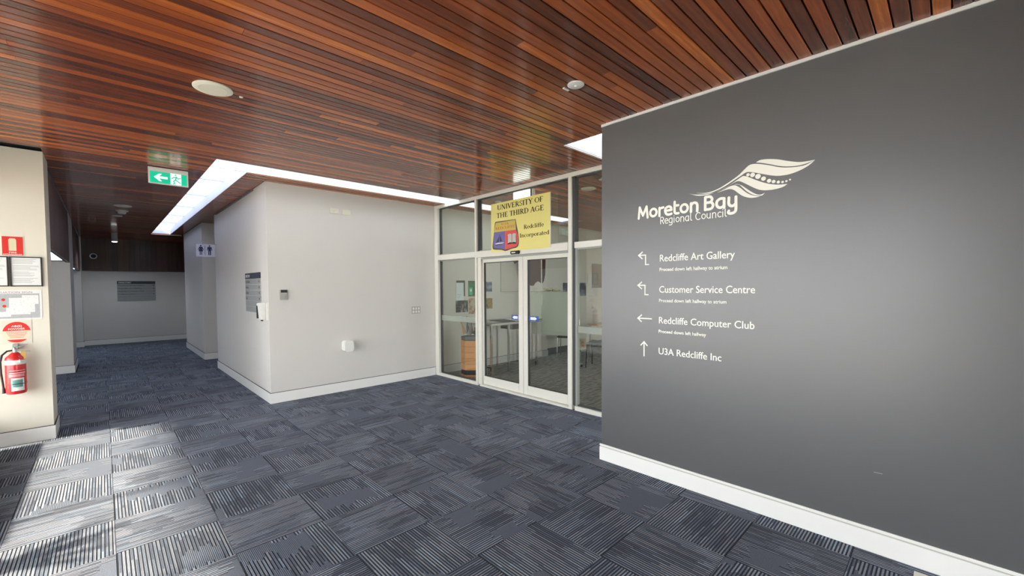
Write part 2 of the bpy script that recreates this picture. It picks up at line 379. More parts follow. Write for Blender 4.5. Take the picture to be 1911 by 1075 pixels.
skylight('window_1', 0.925, 1.29, 5.95, 14.14, 'Y', 1.37, h=0.22, SKY=OPH)
skylight('window_2', 0.925, 7.3, 5.56, 5.93, 'X', 1.06, h=0.26, SKY=OPF)
skylight('window_3', 3.34, 4.12, -1.2, 2.665, 'Y', 0.62, h=0.30, SKY=OPF)
# pale trims along skylight and wall heads
struct(B((XD-0.012, -2.5, 2.925), (XD-0.001, YD, 2.946)).build('trim_1', SKIRT))
struct(B((0.92, 14.142, 2.93), (1.53, 14.16, 2.943)).build('trim_2', SKIRT))
struct(B((3.33, 2.668, 2.936), (4.13, 2.69, 2.9435)).build('trim_3', SKIRT))
struct(B((1.30, 5.934, 2.936), (4.17, 5.96, 2.9435)).build('trim_4', mat('trim_wood', (0.36, 0.14, 0.05), 0.4)))
struct(MB().box((XW-0.03, YW-0.03, 2.955), (XG, YW-0.001, 2.97)).box((XW-0.03, YW, 2.955), (XW-0.001, 9.87, 2.97)).build('trim_5', BLACK))
struct(B((XW-0.022, 6.9, 2.925), (XW-0.001, 9.6, 2.9435)).build('trim_6', mat('rail_grey', (0.2, 0.2, 0.2), 0.5)))

# carpet: tiles of half a metre, quarter-turned
floor = struct(B((-2.75, -2.7, -0.06), (9.9, 16.5, -0.0065)).build('floor', GAP))
def tile_mesh(x0, x1, y0, y1, turn, mb=None):
    # local tile-corner coordinates 0..1 become the uv
    return
TS = 0.4995; TX0 = 0.013; TY0 = 0.362
areas = [(-1.25, XD-0.014, -2.5, YW-0.012), (XD-0.02, XG, YD+0.02, YW-0.012), (XL+0.014, XW-0.014, YW-0.012, 9.86), (XL+0.014, 2.6, 9.86, 11.165), (XL+0.014, 1.535, 11.165, 13.93), (XL+0.014, 2.6, 13.93, 16.3), (-1.2, XL+0.014, YL-0.2, YL-0.013)]
areas[0] = (-1.25, XD-0.014, -2.5, YL-0.19)
areas = [(-1.25, XL+0.014, -2.5, YL-0.013), (XL+0.014, XW-0.014, -2.5, 9.86), (XW-0.014, XD-0.014, -2.5, YW-0.013), (XD-0.014, XG+0.02, YD+0.013, YW-0.013),
         (XD+0.14, XG+0.02, -2.5, YD+0.013), (XW-0.014, 2.6, 9.873, 11.165), (XL+0.014, XW-0.014, 9.86, 16.3), (XW-0.014, 2.6, 13.943, 16.3), (-2.6, XL+0.014, 6.94, 11.22), (-2.6, XL+0.014, 12.46, 16.0)]
full_mesh = {}
def tile(rects, i, j, obj):
    turn = (i+j) % 2 == 0
    verts, faces, uvs = [], [], []
    g = 0.0007
    x0, y0 = TX0+i*TS, TY0+j*TS
    for (a, b, c, d) in rects:
        ax, bx = max(a, x0+g), min(b, x0+TS-g); cy, dy = max(c, y0+g), min(d, y0+TS-g)
        n = len(verts); cor = [(ax, cy), (bx, cy), (bx, dy), (ax, dy)]
        verts += [(px-x0, py-y0, -0.0065) for px, py in cor] + [(px-x0+s1*0.001, py-y0+s2*0.001, 0.0) for (px, py), s1, s2 in zip(cor, (1,-1,-1,1), (1,1,-1,-1))]
        for q in ((4,5,6,7),(0,1,5,4),(1,2,6,5),(2,3,7,6),(3,0,4,7)): faces.append([n+t for t in q])
    me = bpy.data.meshes.new('carpet_tile'); me.from_pydata(verts, [], faces); uvl = me.uv_layers.new(name='UVMap')
    for p in me.polygons:
        for li in p.loop_indices:
            vv = me.vertices[me.loops[li].vertex_index].co; a, b = vv.x/TS, vv.y/TS
            uvl.data[li].uv = (b, a) if turn else (a, b)
    me.materials.append(MT['carpet']); return me
stv, stf, stu = [], [], []
ntile = 0
fullm = {}
for i in range(-6, 9):
    for j in range(-6, 33):
        x0, y0 = TX0+i*TS, TY0+j*TS; rects = []
        for (a, b, c, d) in areas:
            if min(b, x0+TS)-max(a, x0) > 0.004 and min(d, y0+TS)-max(c, y0) > 0.004: rects.append((a, b, c, d))
        if not rects: continue
        # merge rectangles: a tile wholly inside the walkable area is one piece
        near = (-0.6 < y0 < 12.2 and x0 > -1.3) and not (y0 > YL and x0 < -0.9) and ntile < 280
        cov = sum((min(b, x0+TS)-max(a, x0))*(min(d, y0+TS)-max(c, y0)) for a, b, c, d in rects)
        if abs(cov-TS*TS) < 0.0015: rects = [(-9, 19, -9, 29)]
        if len(rects) == 2:
            p, q = rects
            if p[1] == q[0] and max(p[2], y0) == max(q[2], y0) and min(p[3], y0+TS) == min(q[3], y0+TS): rects = [(p[0], q[1], p[2], p[3])]
        key = ((i+j) % 2, )
        if rects == [(-9, 19, -9, 29)]:
            if key not in fullm: fullm[key] = tile(rects, i, j, None)
            me = fullm[key]
        else: me = tile(rects, i, j, None)
        if near:
            ob = bpy.data.objects.new('carpet_tile', me); ob.location = (x0, y0, 0); C.objects.link(ob); ob.parent = floor; ntile += 1
        else:
            n = len(stv); stv += [(v.co.x+x0, v.co.y+y0, v.co.z) for v in me.vertices]
            for p in me.polygons:
                stf.append([n+t for t in p.vertices]); stu += [tuple(me.uv_layers[0].data[li].uv) for li in p.loop_indices]
me = bpy.data.meshes.new('far_tiles'); me.from_pydata(stv, [], stf); ul = me.uv_layers.new(name='UVMap')
for q, t in zip(ul.data, stu): q.uv = t
me.materials.append(MT['carpet']); o = bpy.data.objects.new('far_tiles', me); C.objects.link(o); o.parent = floor; o['kind'] = 'stuff'
B((XG+0.07, -2.5, -0.0065), (9.7, YW, 0.0)).build('room_carpet', 'room_carpet', floor)

# skirtings
def skirt(name, segs, hh=0.142, mtl=SKIRT):
    s = MB(); g = MB()
    for a, b in segs:
        s.box((a[0], a[1], 0), (b[0], b[1], hh-0.004)); g.box((a[0]+0.002, a[1]+0.002, hh-0.004), (b[0]-0.002, b[1]-0.002, hh+0.0015))
    r = struct(s.build(name, mtl, bevel=0.0015)); g.build('shadow_line', BLACK, r); return r
t = 0.012
skirt('baseboard_front', [((XW-t, YW-t), (XG-0.01, YW+0.001))])
skirt('baseboard_front_side', [((XW-t, YW+0.001), (XW+0.001, 9.873))])
skirt('baseboard_left', [((-1.25, YL-t), (XL+t, YL+0.001)), ((XL-0.001, YL+0.001), (XL+t, 6.94))])
skirt('baseboard_hall_right', [((1.549-t, 11.178-t), (2.6, 11.179)), ((1.549-t, 11.179), (1.55, 13.93+t))])
skirt('baseboard_recess', [((2.588, 9.873), (2.601, 11.166))])
skirt('baseboard_back', [((-0.408, 16.308), (2.6, 16.321))])
skirt('baseboard_hall_left', [((-2.6, 11.228), (-0.425+t, 11.241)), ((-0.426, 11.241), (-0.425+t, 12.45))])
skirt('baseboard_hall_end', [((-2.6, 16.008), (-0.408+t, 16.021)), ((-0.409, 16.021), (-0.408+t, 16.3))])
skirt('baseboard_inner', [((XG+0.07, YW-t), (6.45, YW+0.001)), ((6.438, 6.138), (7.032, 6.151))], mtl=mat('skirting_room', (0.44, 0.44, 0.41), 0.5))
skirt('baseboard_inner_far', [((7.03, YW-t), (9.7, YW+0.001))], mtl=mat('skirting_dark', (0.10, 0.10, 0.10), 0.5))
r = struct(MB().box((XD-0.014, -2.5, 0), (XD+0.001, YD+0.014, 0.118)).box((XD, YD, 0), (XD+0.14, YD+0.014, 0.118)).build('baseboard_right', SKIRT, bevel=0.002))
B((XD-0.009, -2.5, 0.118), (XD+0.001, YD+0.009, 0.127)).build('groove', mat('groove', (0.5, 0.48, 0.43), 0.5), r)
B((XD-0.015, -2.5, 0.127), (XD+0.001, YD+0.015, 0.143)).build('bead', SKIRT, r, bevel=0.004)

# timber bulkheads over the hall
MV = wood_mat('plank_mauve', [(0.0, (0.11, 0.065, 0.058)), (0.5, (0.15, 0.09, 0.08)), (1.0, (0.19, 0.115, 0.10))], 'Z', rough=0.4, coat=0.1)
def bulk(name, x, y0, y1, n):
    r = sroot(name, (x, y0, 2.03)); B((x-0.05, y0, 2.035), (x-0.022, y1, 2.95)).build('backing', BLACK, r)
    st = (y1-y0)/n
    for i in range(n): B((x-0.022, y0+i*st+0.002, 2.03), (x, y0+(i+1)*st-0.002, 2.94)).build('plank', 'plank_mauve', r, bevel=0.002)
bulk('trim_7', -0.43, 6.94, 11.238, 24)
bulk('trim_8', -0.43, 12.452, 16.018, 20)
r = sroot('trim_9', (0.6, 16.3, 2.04)); B((-0.40, 16.296, 2.045), (2.6, 16.318, 2.95)).build('backing', BLACK, r)
for i in range(25):
    a = -0.40+i*0.12; B((a+0.0015, 16.276, 2.04), (a+0.1185, 16.296, 2.94)).build('plank', 'plank_wood', r, bevel=0.002)
# clerestory windows in the alcoves
CLR = mat('clerestory', (0.8, 0.86, 0.95), 0.4, emit=(0.62, 0.76, 1.0), es=4.5)
r = sroot('window_4', (-1.5, 11.24, 2.07)); B((-2.6, 11.25, 2.07), (-0.52, 11.27, 2.93)).build('pane', CLR, r); B((-2.6, 11.235, 2.045), (-0.5, 11.3, 2.075)).build('sill', FRAMEG, r)
r = sroot('window_5', (-1.5, 16.03, 2.07)); B((-2.6, 16.04, 2.07), (-0.5, 16.06, 2.93)).build('pane', CLR, r); B((-2.6, 16.01, 2.045), (-0.48, 16.06, 2.075)).build('sill', FRAMEG, r)

# window wall on the left behind the camera, and the rear glazing
r = sroot('window_6', (-1.35, 2, 0.04))
B((-1.39, -0.2, 0.04), (-1.29, YL, 0.08)).build('sill', FRAME, r); B((-1.39, -0.2, 2.55), (-1.29, YL, 2.6)).build('head', FRAME, r)
ys = [-0.175, 1.35, 2.85, 4.245, 6.40]
for i, y in enumerate(ys): B((-1.38, y-0.022, 0.08), (-1.30, y+0.022, 2.55)).build('mullion', FRAME, r)
for a, b in zip(ys, ys[1:]): B((-1.344, a+0.022, 0.08), (-1.338, b-0.022, 2.55)).build('pane', WGLASS, r)
r = sroot('window_7', (2.1, -2.6, 0))
B((1.4, -2.65, 0), (2.95, -2.55, 0.06)).build('sill', FRAME, r); B((1.4, -2.65, 2.59), (2.95, -2.55, 2.65)).build('head', FRAME, r)
ys = [1.425, 2.93]
for y in ys: B((y-0.025, -2.64, 0.06), (y+0.025, -2.56, 2.59)).build('mullion', FRAME, r)
for a, b in zip(ys, ys[1:]): B((a+0.025, -2.603, 0.06), (b-0.025, -2.597, 2.59)).build('pane', WGLASS, r)
# outside: paving and an unseen eave added to keep high sun off the glass
struct(B((-60, -60, -0.12), (70, 60, -0.065)).build('ground', mat('paving', (0.42, 0.41, 0.39), 0.8, noise=0.1, nscale=1)))
struct(B((-3.66, -3.2, 2.80), (-1.45, 6.9, 2.95)).build('shade_eave', mat('eave', (0.45, 0.44, 0.42), 0.7)))

t = thing('shadow_plant', 'unseen strap-leaved potted plant added by the left window for its shadow', 'plant', (-1.02, 3.62, 0))  # unseen plant, added to throw leaf shadows across the sunlit carpet
MB().lathe([(0.10, 0.0), (0.13, 0.02), (0.16, 0.30), (0.165, 0.31), (0.14, 0.31), (0.14, 0.28)], (-1.02, 3.62, 0), 24).build('pot', PLASTC, t, smooth=True)
random.seed(4)
for i in range(13):
    an = i*2.4; Lf = random.uniform(0.45, 0.75); k = 7; mb = MB()
    for j in range(k+1):
        q = j/k; rr_ = Lf*0.55*q; zz = 0.28+Lf*(1.15*q-0.55*q*q); wd = 0.028*math.sin(math.pi*min(0.97, 0.12+0.88*q))
        cx_, cy_ = -1.02+rr_*math.cos(an)*0.5, 3.62+rr_*math.sin(an)
        for sg in (-1, 1): mb.v.append((cx_-math.sin(an)*wd*sg, cy_+math.cos(an)*wd*sg, zz)); mb.v.append((cx_-math.sin(an)*wd*sg, cy_+math.cos(an)*wd*sg, zz-0.003))
    for j in range(k):
        b0, b1 = 4*j, 4*j+4; mb.f += [(b0, b0+2, b1+2, b1), (b0+1, b1+1, b1+3, b0+3), (b0, b1, b1+1, b0+1), (b0+2, b0+3, b1+3, b1+2)]
    mb.build('leaf', mat('leaf_green', (0.05, 0.13, 0.03), 0.45), t)
t = thing('shade_bench', 'unseen low timber bench added along the left window to shade the carpet', 'bench', (-1.05, 5.0, 0))  # unseen bench, added as a sun blocker for the dark carpet edge
B((-1.2, 3.95, 0.25), (-0.885, 6.3, 0.295)).build('seat', 'plank_wood', t, bevel=0.004)
for y in (4.1, 5.1, 6.15): B((-1.17, y-0.03, 0), (-0.92, y+0.03, 0.25)).build('leg', FRAMEG, t)
B((-1.19, 4.0, 0.03), (-1.16, 6.25, 0.25)).build('shade_panel', FRAMEG, t)  # stops sun slipping under the added bench

# ------------------------------------------------------------------ glazed shopfront with sliding doors
gr = sroot('window_8', (XG, 4.2, 0))
def gb(name, y0, y1, z0, z1, x0=0.0, x1=0.09, m=FRAME, bev=0.002): return B((XG+x0, y0, z0), (XG+x1, y1, z1)).build(name, m, gr, bevel=bev)
gb('jamb', 6.165, 6.262, 0, 2.944)
gb('head', -2.5, 6.165, 2.892, 2.944)
gb('sill', 5.15, 6.165, 0, 0.05); gb('sill', -2.5, 3.215, 0, 0.052); gb('threshold', 3.31, 5.06, 0, 0.022, x0=0.0, x1=0.15)
gb('mullion', 5.108, 5.152, 0, 2.892); gb('mullion', 3.258, 3.312, 0, 2.892); gb('mullion', 1.3, 1.35, 0, 2.892)
gb('mullion_return', 5.068, 5.108, 2.09, 2.892, x0=0.03, x1=0.09, m=FRAMED); gb('mullion_return', 3.216, 3.258, 0.052, 2.892, x0=0.02, x1=0.09, m=FRAMED)
gb('jamb_return', 6.13, 6.165, 0.05, 2.892, x0=0.045, x1=0.08, m=FRAMED)
gb('transom', 5.152, 6.165, 2.005, 2.09); gb('transom', 3.312, 5.108, 1.992, 2.088, x0=-0.012, x1=0.10); gb('transom', -2.5, 3.216, 2.012, 2.086)
gb('door_track', 3.312, 5.029, 1.965, 1.9915, x0=0.024, x1=0.14, m=FRAMEG)
gb('door_jamb', 5.03, 5.1078, 0.023, 1.9915, x0=0.02, x1=0.10)
gb('gasket', 5.152, 6.13, 1.988, 2.005, x0=0.03, x1=0.07, m=FRAMEG); gb('gasket', -2.5, 3.21, 1.994, 2.012, x0=0.03, x1=0.07, m=FRAMEG)
gb('gasket', 5.152, 6.13, 2.09, 2.105, x0=0.03, x1=0.07, m=FRAMEG); gb('gasket', 3.312, 5.07, 2.088, 2.105, x0=0.03, x1=0.07, m=FRAMEG)
gb('gasket', 5.152, 6.13, 2.878, 2.892, x0=0.03, x1=0.07, m=FRAMED); gb('gasket', 3.312, 5.07, 2.878, 2.892, x0=0.03, x1=0.07, m=FRAMED); gb('gasket', -2.5, 3.21, 2.872, 2.892, x0=0.03, x1=0.07, m=FRAMED)
gb('gasket', 3.196, 3.216, 0.052, 2.012, x0=0.02, x1=0.08, m=FRAMEG); gb('gasket', 5.152, 6.13, 0.05, 0.064, x0=0.03, x1=0.07, m=FRAMED); gb('gasket', -2.5, 3.19, 0.052, 0.068, x0=0.03, x1=0.07, m=FRAMED)
def pane(y0, y1, z0, z1, x=0.05, p=None, nm='pane'): return B((XG+x, y0, z0), (XG+x+0.006, y1, z1)).build(nm, GLASS, p or gr)
pane(5.152, 6.13, 0.05, 2.0); pane(5.152, 6.13, 2.09, 2.89); pane(3.312, 5.07, 2.088, 2.89); pane(1.35, 3.196, 0.052, 2.0); pane(1.35, 3.21, 2.086, 2.88)
pane(-2.5, 1.3, 0.052, 2.88)
B((XG+0.047, 5.152, 0.968), (XG+0.05, 6.13, 1.057)).build('frosted_band', FROST, gr); B((XG+0.047, 1.35, 0.966), (XG+0.05, 3.196, 1.048)).build('frosted_band', FROST, gr)
def leaf(name, y0, y1, g0, g1):
    d = sroot(name, (XG+0.06, (y0+y1)/2, 0)); x0, x1 = XG+0.06, XG+0.10
    B((x0, y0, 0.026), (x1, g0, 1.985)).build('stile', FRAME, d, bevel=0.003); B((x0, g1, 0.026), (x1, y1, 1.985)).build('stile', FRAME, d, bevel=0.003)
    B((x0, g0, 0.026), (x1, g1, 0.154)).build('bottom_rail', FRAME, d, bevel=0.003); B((x0, g0, 1.914), (x1, g1, 1.985)).build('top_rail', FRAME, d, bevel=0.003)
    gs = MB().box((x0+0.004, g1-0.012, 0.154), (x1-0.004, g1, 1.914)).box((x0+0.004, g0, 1.904), (x1-0.004, g1, 1.914)).box((x0+0.004, g0, 0.154), (x1-0.004, g1, 0.161)).box((x0+0.004, g0, 0.154), (x1-0.004, g0+0.004, 1.914))
    gs.build('gasket', FRAMED, d); B((x0+0.017, g0, 0.154), (x0+0.023, g1, 1.914)).build('pane', GLASS, d)
leaf('door_1', 4.164, 5.034, 4.252, 5.010); leaf('door_2', 3.285, 4.160, 3.372, 4.076)
# the hand stickers on the leaves
BLUE = mat('sticker_blue', (0.05, 0.11, 0.38), 0.4)
def sticker(y0, y1, lab, left):
    d = thing('door_sticker', lab, 'sticker', (XG+0.06, (y0+y1)/2, 1.065))
    x = XG+0.0745
    B((x, y0, 1.065), (x+0.002, y1, 1.135)).build('backing', BLUE, d)
    ym = (y0+y1)/2; wd = (y1-y0)
    sgn = 1 if left else -1   # arrow head direction: away from the meeting stiles
    pts = [(-0.30, -0.019), (0.12, -0.019), (0.12, -0.027), (0.36, 0), (0.12, 0.027), (0.12, 0.019), (-0.30, 0.019)]
    poly = [((-sgn)*a*wd if True else a, b) for a, b in pts]
    if sgn > 0: poly = poly[::-1]
    MB().plate(poly, (x, ym, 1.10), UMY, UZ, 0.0003, 0.0012).build('arrow', mat('sticker_white', (0.9, 0.92, 0.95), 0.5, emit=(0.9, 0.95, 1), es=0.0), d)
B((XG+0.0575, 4.195, 1.068), (XG+0.0598, 4.252, 1.132)).build('hand_label', PLAST, bpy.data.objects['door_1'])
B((XG+0.0575, 4.078, 1.068), (XG+0.0598, 4.128, 1.132)).build('hand_label', PLAST, bpy.data.objects['door_2'])
sticker(4.256, 4.412, 'small blue sticker with white arrow on the left sliding door leaf', True)
sticker(3.885, 4.072, 'small blue sticker with white arrow on the right sliding door leaf', False)
# door sensor
s = thing('door_sensor', 'small black motion sensor on the header above the sliding doors', 'sensor', (XG-0.02, 4.225, 1.998))
B((XG-0.05, 4.142, 1.996), (XG-0.0125, 4.308, 2.043)).build('housing', BLACK, s, bevel=0.008)
B((XG-0.052, 4.20, 2.010), (XG-0.0495, 4.275, 2.026)).build('lens', PLAST, s)

# ------------------------------------------------------------------ yellow club sign
YEL = mat('sign_yellow', (0.84, 0.76, 0.26), 0.35, noise=0.02, nscale=5)
INK = mat('ink', (0.02, 0.015, 0.012), 0.6)
ys = thing('club_sign', 'yellow University of the Third Age sign with a shield above the glass doors', 'sign', (XG-0.02, 4.16, 2.045))
B((XG-0.02, 3.588, 2.047), (XG-0.013, 4.738, 2.757)).build('board', YEL, ys)
B((XG-0.023, 3.582, 2.047), (XG-0.013, 3.588, 2.757)).build('edge', PLAST, ys)
XS = XG-0.0205
def smooth_loop(P, closed=True, k=5, lim=1.25):
    n = len(P); out = []
    def turn(i):
        if not closed and i in (0, n-1): return 9
        a, b, c = P[i-1], P[i], P[(i+1) % n]
        t = abs((math.atan2(c[1]-b[1], c[0]-b[0])-math.atan2(b[1]-a[1], b[0]-a[0])+math.pi) % (2*math.pi)-math.pi); return t
    for i in range(n if closed else n-1):
        p1, p2 = P[i], P[(i+1) % n]; p0 = P[i-1] if (closed or i > 0) else p1; p3 = P[(i+2) % n] if (closed or i < n-2) else p2
        t1 = (0.5*(p2[0]-p0[0]), 0.5*(p2[1]-p0[1])) if turn(i) < lim else (p2[0]-p1[0], p2[1]-p1[1])
        t2 = (0.5*(p3[0]-p1[0]), 0.5*(p3[1]-p1[1])) if turn((i+1) % n) < lim else (p2[0]-p1[0], p2[1]-p1[1])
        L = math.hypot(p2[0]-p1[0], p2[1]-p1[1])
        def lim_(t):
            q = math.hypot(*t); return t if q <= 1.3*L or q == 0 else (t[0]*1.3*L/q, t[1]*1.3*L/q)
        t1, t2 = lim_(t1), lim_(t2)
        for j in range(k):
            u = j/k; a, b, c, d = 2*u**3-3*u*u+1, u**3-2*u*u+u, -2*u**3+3*u*u, u**3-u*u
            out.append(tuple(a*p1[q]+b*t1[q]+c*p2[q]+d*t2[q] for q in (0, 1)))
    if not closed: out.append(P[-1])
    return out
def poly(name, pts, m, parent, x, h=0.0006, d=0.0, smooth=False): # pts are (y,z)
    if smooth: pts = smooth_loop(pts)
    p = [(-a, b) for a, b in pts]
    ar = sum(p[i][0]*p[(i+1) % len(p)][1]-p[(i+1) % len(p)][0]*p[i][1] for i in range(len(p)))
    if ar < 0: p = p[::-1]
    return MB().plate(p, (x, 0, 0), UMY, UZ, d, d+h).build(name, m, parent, tri=True)
SH = [(4.65,2.478),(4.624,2.490),(4.217,2.482),(4.205,2.417),(4.167,2.27),(4.158,2.153),(4.19,2.093),(4.312,2.074),(4.425,2.053),(4.514,2.075),(4.683,2.092),(4.708,2.129),(4.695,2.223),(4.673,2.336)]
poly('shield', SH, mat('shield_edge', (0.10, 0.07, 0.08), 0.5), ys, XS, 0.0006, smooth=True)
poly('shield_top', [(4.635,2.475),(4.226,2.474),(4.213,2.336),(4.668,2.341)], mat('shield_olive', (0.62, 0.50, 0.12), 0.5), ys, XS, 0.0012)
poly('shield_left', [(4.668,2.341),(4.436,2.338),(4.437,2.072),(4.521,2.094),(4.675,2.112),(4.695,2.146),(4.688,2.22)], mat('shield_violet', (0.17, 0.15, 0.38), 0.5), ys, XS, 0.0012)
poly('shield_right', [(4.436,2.338),(4.213,2.336),(4.176,2.26),(4.170,2.156),(4.198,2.107),(4.311,2.088),(4.437,2.072)], mat('shield_red', (0.75, 0.10, 0.09), 0.5), ys, XS, 0.0012)
DG = mat('emblem_dark', (0.05, 0.05, 0.10), 0.5)
poly('sail', [(4.553,2.306),(4.500,2.199),(4.545,2.195)], DG, ys, XS, 0.0018); poly('sail', [(4.563,2.272),(4.566,2.194),(4.632,2.182)], DG, ys, XS, 0.0018)
poly('hull', [(4.661,2.168),(4.600,2.182),(4.451,2.180),(4.486,2.163),(4.62,2.160)], mat('emblem_pale', (0.7, 0.7, 0.72), 0.5), ys, XS, 0.0018)
poly('hull_shadow', [(4.640,2.160),(4.455,2.168),(4.52,2.150),(4.63,2.147)], DG, ys, XS, 0.0016)
poly('bird', [(4.62,2.315),(4.605,2.309),(4.590,2.313),(4.605,2.304)], DG, ys, XS, 0.0018); poly('bird', [(4.50,2.313),(4.488,2.307),(4.475,2.312),(4.488,2.303)], DG, ys, XS, 0.0018)
BKM = mat('book_page', (0.58, 0.57, 0.52), 0.6, noise=0.2, nscale=90)
poly('book_cover', [(4.386,2.262),(4.384,2.142),(4.298,2.150),(4.207,2.142),(4.207,2.262)], INK, ys, XS, 0.0016)
poly('book_page', [(4.378,2.282),(4.335,2.292),(4.297,2.278),(4.297,2.163),(4.335,2.170),(4.378,2.158)], BKM, ys, XS, 0.0022)
poly('book_page', [(4.293,2.278),(4.260,2.292),(4.216,2.282),(4.214,2.158),(4.255,2.170),(4.293,2.163)], BKM, ys, XS, 0.0022)
poly('book_spine', [(4.299,2.28),(4.291,2.28),(4.291,2.16),(4.299,2.16)], INK, ys, XS, 0.0024)
# a small serif alphabet, drawn as strokes (cap height 1)
T_, t_ = 0.16, 0.075
def GL(): 
    l = lambda a, b, c, d, w: ('l', a, b, c, d, w)
    a = lambda cx, cy, rx, ry, p, q, T=T_, t=t_: ('a', cx, cy, rx, ry, p, q, T, t)
    s = lambda x, y, n=0.15: ('l', x-n, y, x+n, y, 0.045)
    L = 0.14
    return {
    'U': ([l(.17,1,.17,.32,T_), a(.41,.32,.24,.31,180,360), l(.65,.32,.65,1,t_), s(.17,.98), s(.65,.98,.12)], .82),
    'N': ([l(.13,0,.13,1,t_), l(.13,1,.66,0,T_), l(.66,0,.66,1,t_), s(.13,.02), s(.10,.98,.1), s(.66,.98)], .82),
    'I': ([l(.18,0,.18,1,T_), s(.18,.02), s(.18,.98)], .37),
    'V': ([l(.09,1,.37,0,T_), l(.37,0,.64,1,t_), s(.10,.98), s(.64,.98,.12)], .73),
    'E': ([l(.17,0,.17,1,T_), l(.05,.97,.55,.97,t_), l(.17,.52,.45,.52,t_), l(.05,.03,.58,.03,t_), l(.55,1,.55,.8,.05), l(.58,0,.58,.22,.05), l(.45,.62,.45,.42,.05)], .66),
    'F': ([l(.17,0,.17,1,T_), l(.05,.97,.54,.97,t_), l(.17,.50,.43,.50,t_), l(.54,1,.54,.8,.05), l(.43,.6,.43,.4,.05), s(.17,.02)], .60),
    'R': ([l(.17,0,.17,1,T_), a(.32,.75,.2,.22,-90,90), l(.05,.97,.33,.97,t_), l(.17,.52,.33,.52,t_), l(.34,.52,.62,.02,T_), s(.17,.02), s(.66,.02,.09)], .73),
    'S': ([a(.28,.74,.18,.23,15,270,.10,.08), a(.26,.27,.20,.25,90,-165,.11,.08), l(.47,.95,.47,.72,.05), l(.07,.05,.07,.28,.05)], .55),
    'T': ([l(.33,0,.33,1,T_), l(.04,.97,.62,.97,t_), l(.05,1,.05,.8,.05), l(.61,1,.61,.8,.05), s(.33,.02)], .67),
    'Y': ([l(.08,1,.34,.46,T_), l(.62,1,.34,.46,t_), l(.34,.5,.34,0,T_), s(.10,.98), s(.61,.98,.12), s(.34,.02)], .70),
    'O': ([a(.40,.5,.32,.485,0,360)], .80),
    'H': ([l(.17,0,.17,1,T_), l(.67,0,.67,1,T_), l(.17,.52,.67,.52,t_), s(.17,.02), s(.17,.98), s(.67,.02), s(.67,.98)], .85),
    'D': ([l(.17,0,.17,1,T_), a(.32,.5,.36,.47,-90,90), l(.05,.97,.33,.97,t_), l(.05,.03,.33,.03,t_)], .78),
    'A': ([l(.08,0,.36,1,t_), l(.36,1,.65,0,T_), l(.2,.33,.52,.33,t_), s(.08,.02,.12), s(.65,.02)], .75),
    'G': ([a(.41,.5,.33,.485,42,330), l(.68,.42,.68,.08,T_), s(.66,.42,.13), l(.66,.95,.66,.7,.05)], .82),
    'C': ([a(.40,.5,.32,.485,42,318), l(.64,.95,.64,.7,.05)], .72),
    'L': ([l(.17,0,.17,1,T_), l(.05,.03,.56,.03,t_), l(.56,0,.56,.24,.05), s(.17,.98)], .62),
    '3': ([a(.25,.75,.18,.22,150,-90,.11,.07), a(.25,.27,.21,.26,90,-150,.12,.07)], .52),
    'e': ([a(.26,.34,.19,.32,0,325,L,t_), l(.08,.38,.45,.38,.05)], .50),
    'd': ([a(.26,.33,.18,.31,0,360,L,t_), l(.45,0,.45,1,L), s(.40,.98,.09), s(.49,.02,.09)], .58),
    'c': ([a(.26,.34,.19,.32,45,315,L,t_)], .46),
    'l': ([l(.16,0,.16,1,L), s(.16,.02,.12), s(.10,.98,.08)], .32),
    'i': ([l(.16,0,.16,.66,L), a(.16,.88,.045,.045,0,360,.09,.09), s(.16,.02,.12), s(.10,.64,.08)], .32),
    'f': ([l(.17,0,.17,.82,L), a(.31,.82,.14,.16,180,50,L,t_), l(.03,.64,.36,.64,.05), s(.17,.02,.12)], .37),
    'n': ([l(.15,0,.15,.66,L), a(.32,.42,.16,.23,180,0,L,t_), l(.48,.42,.48,0,L), s(.15,.02,.12), s(.48,.02,.12), s(.09,.64,.08)], .63),
    'o': ([a(.28,.33,.21,.31,0,360,L,t_)], .55),
    'r': ([l(.15,0,.15,.66,L), a(.32,.42,.16,.23,180,60,L,t_), s(.15,.02,.12), s(.09,.64,.08)], .42),
    'p': ([l(.15,-.28,.15,.66,L), a(.32,.33,.18,.31,0,360,L,t_), s(.15,-.28,.12), s(.09,.64,.08)], .58),
    'a': ([a(.24,.19,.15,.17,0,360,L,t_), l(.41,0,.41,.45,L), a(.26,.46,.15,.18,0,140,L,t_), s(.46,.02,.07)], .50),
    't': ([l(.17,.12,.17,.86,L), a(.29,.12,.12,.12,180,310,L,t_), l(.03,.64,.35,.64,.05)], .37),
    ' ': ([], .30)}
GLY = GL()
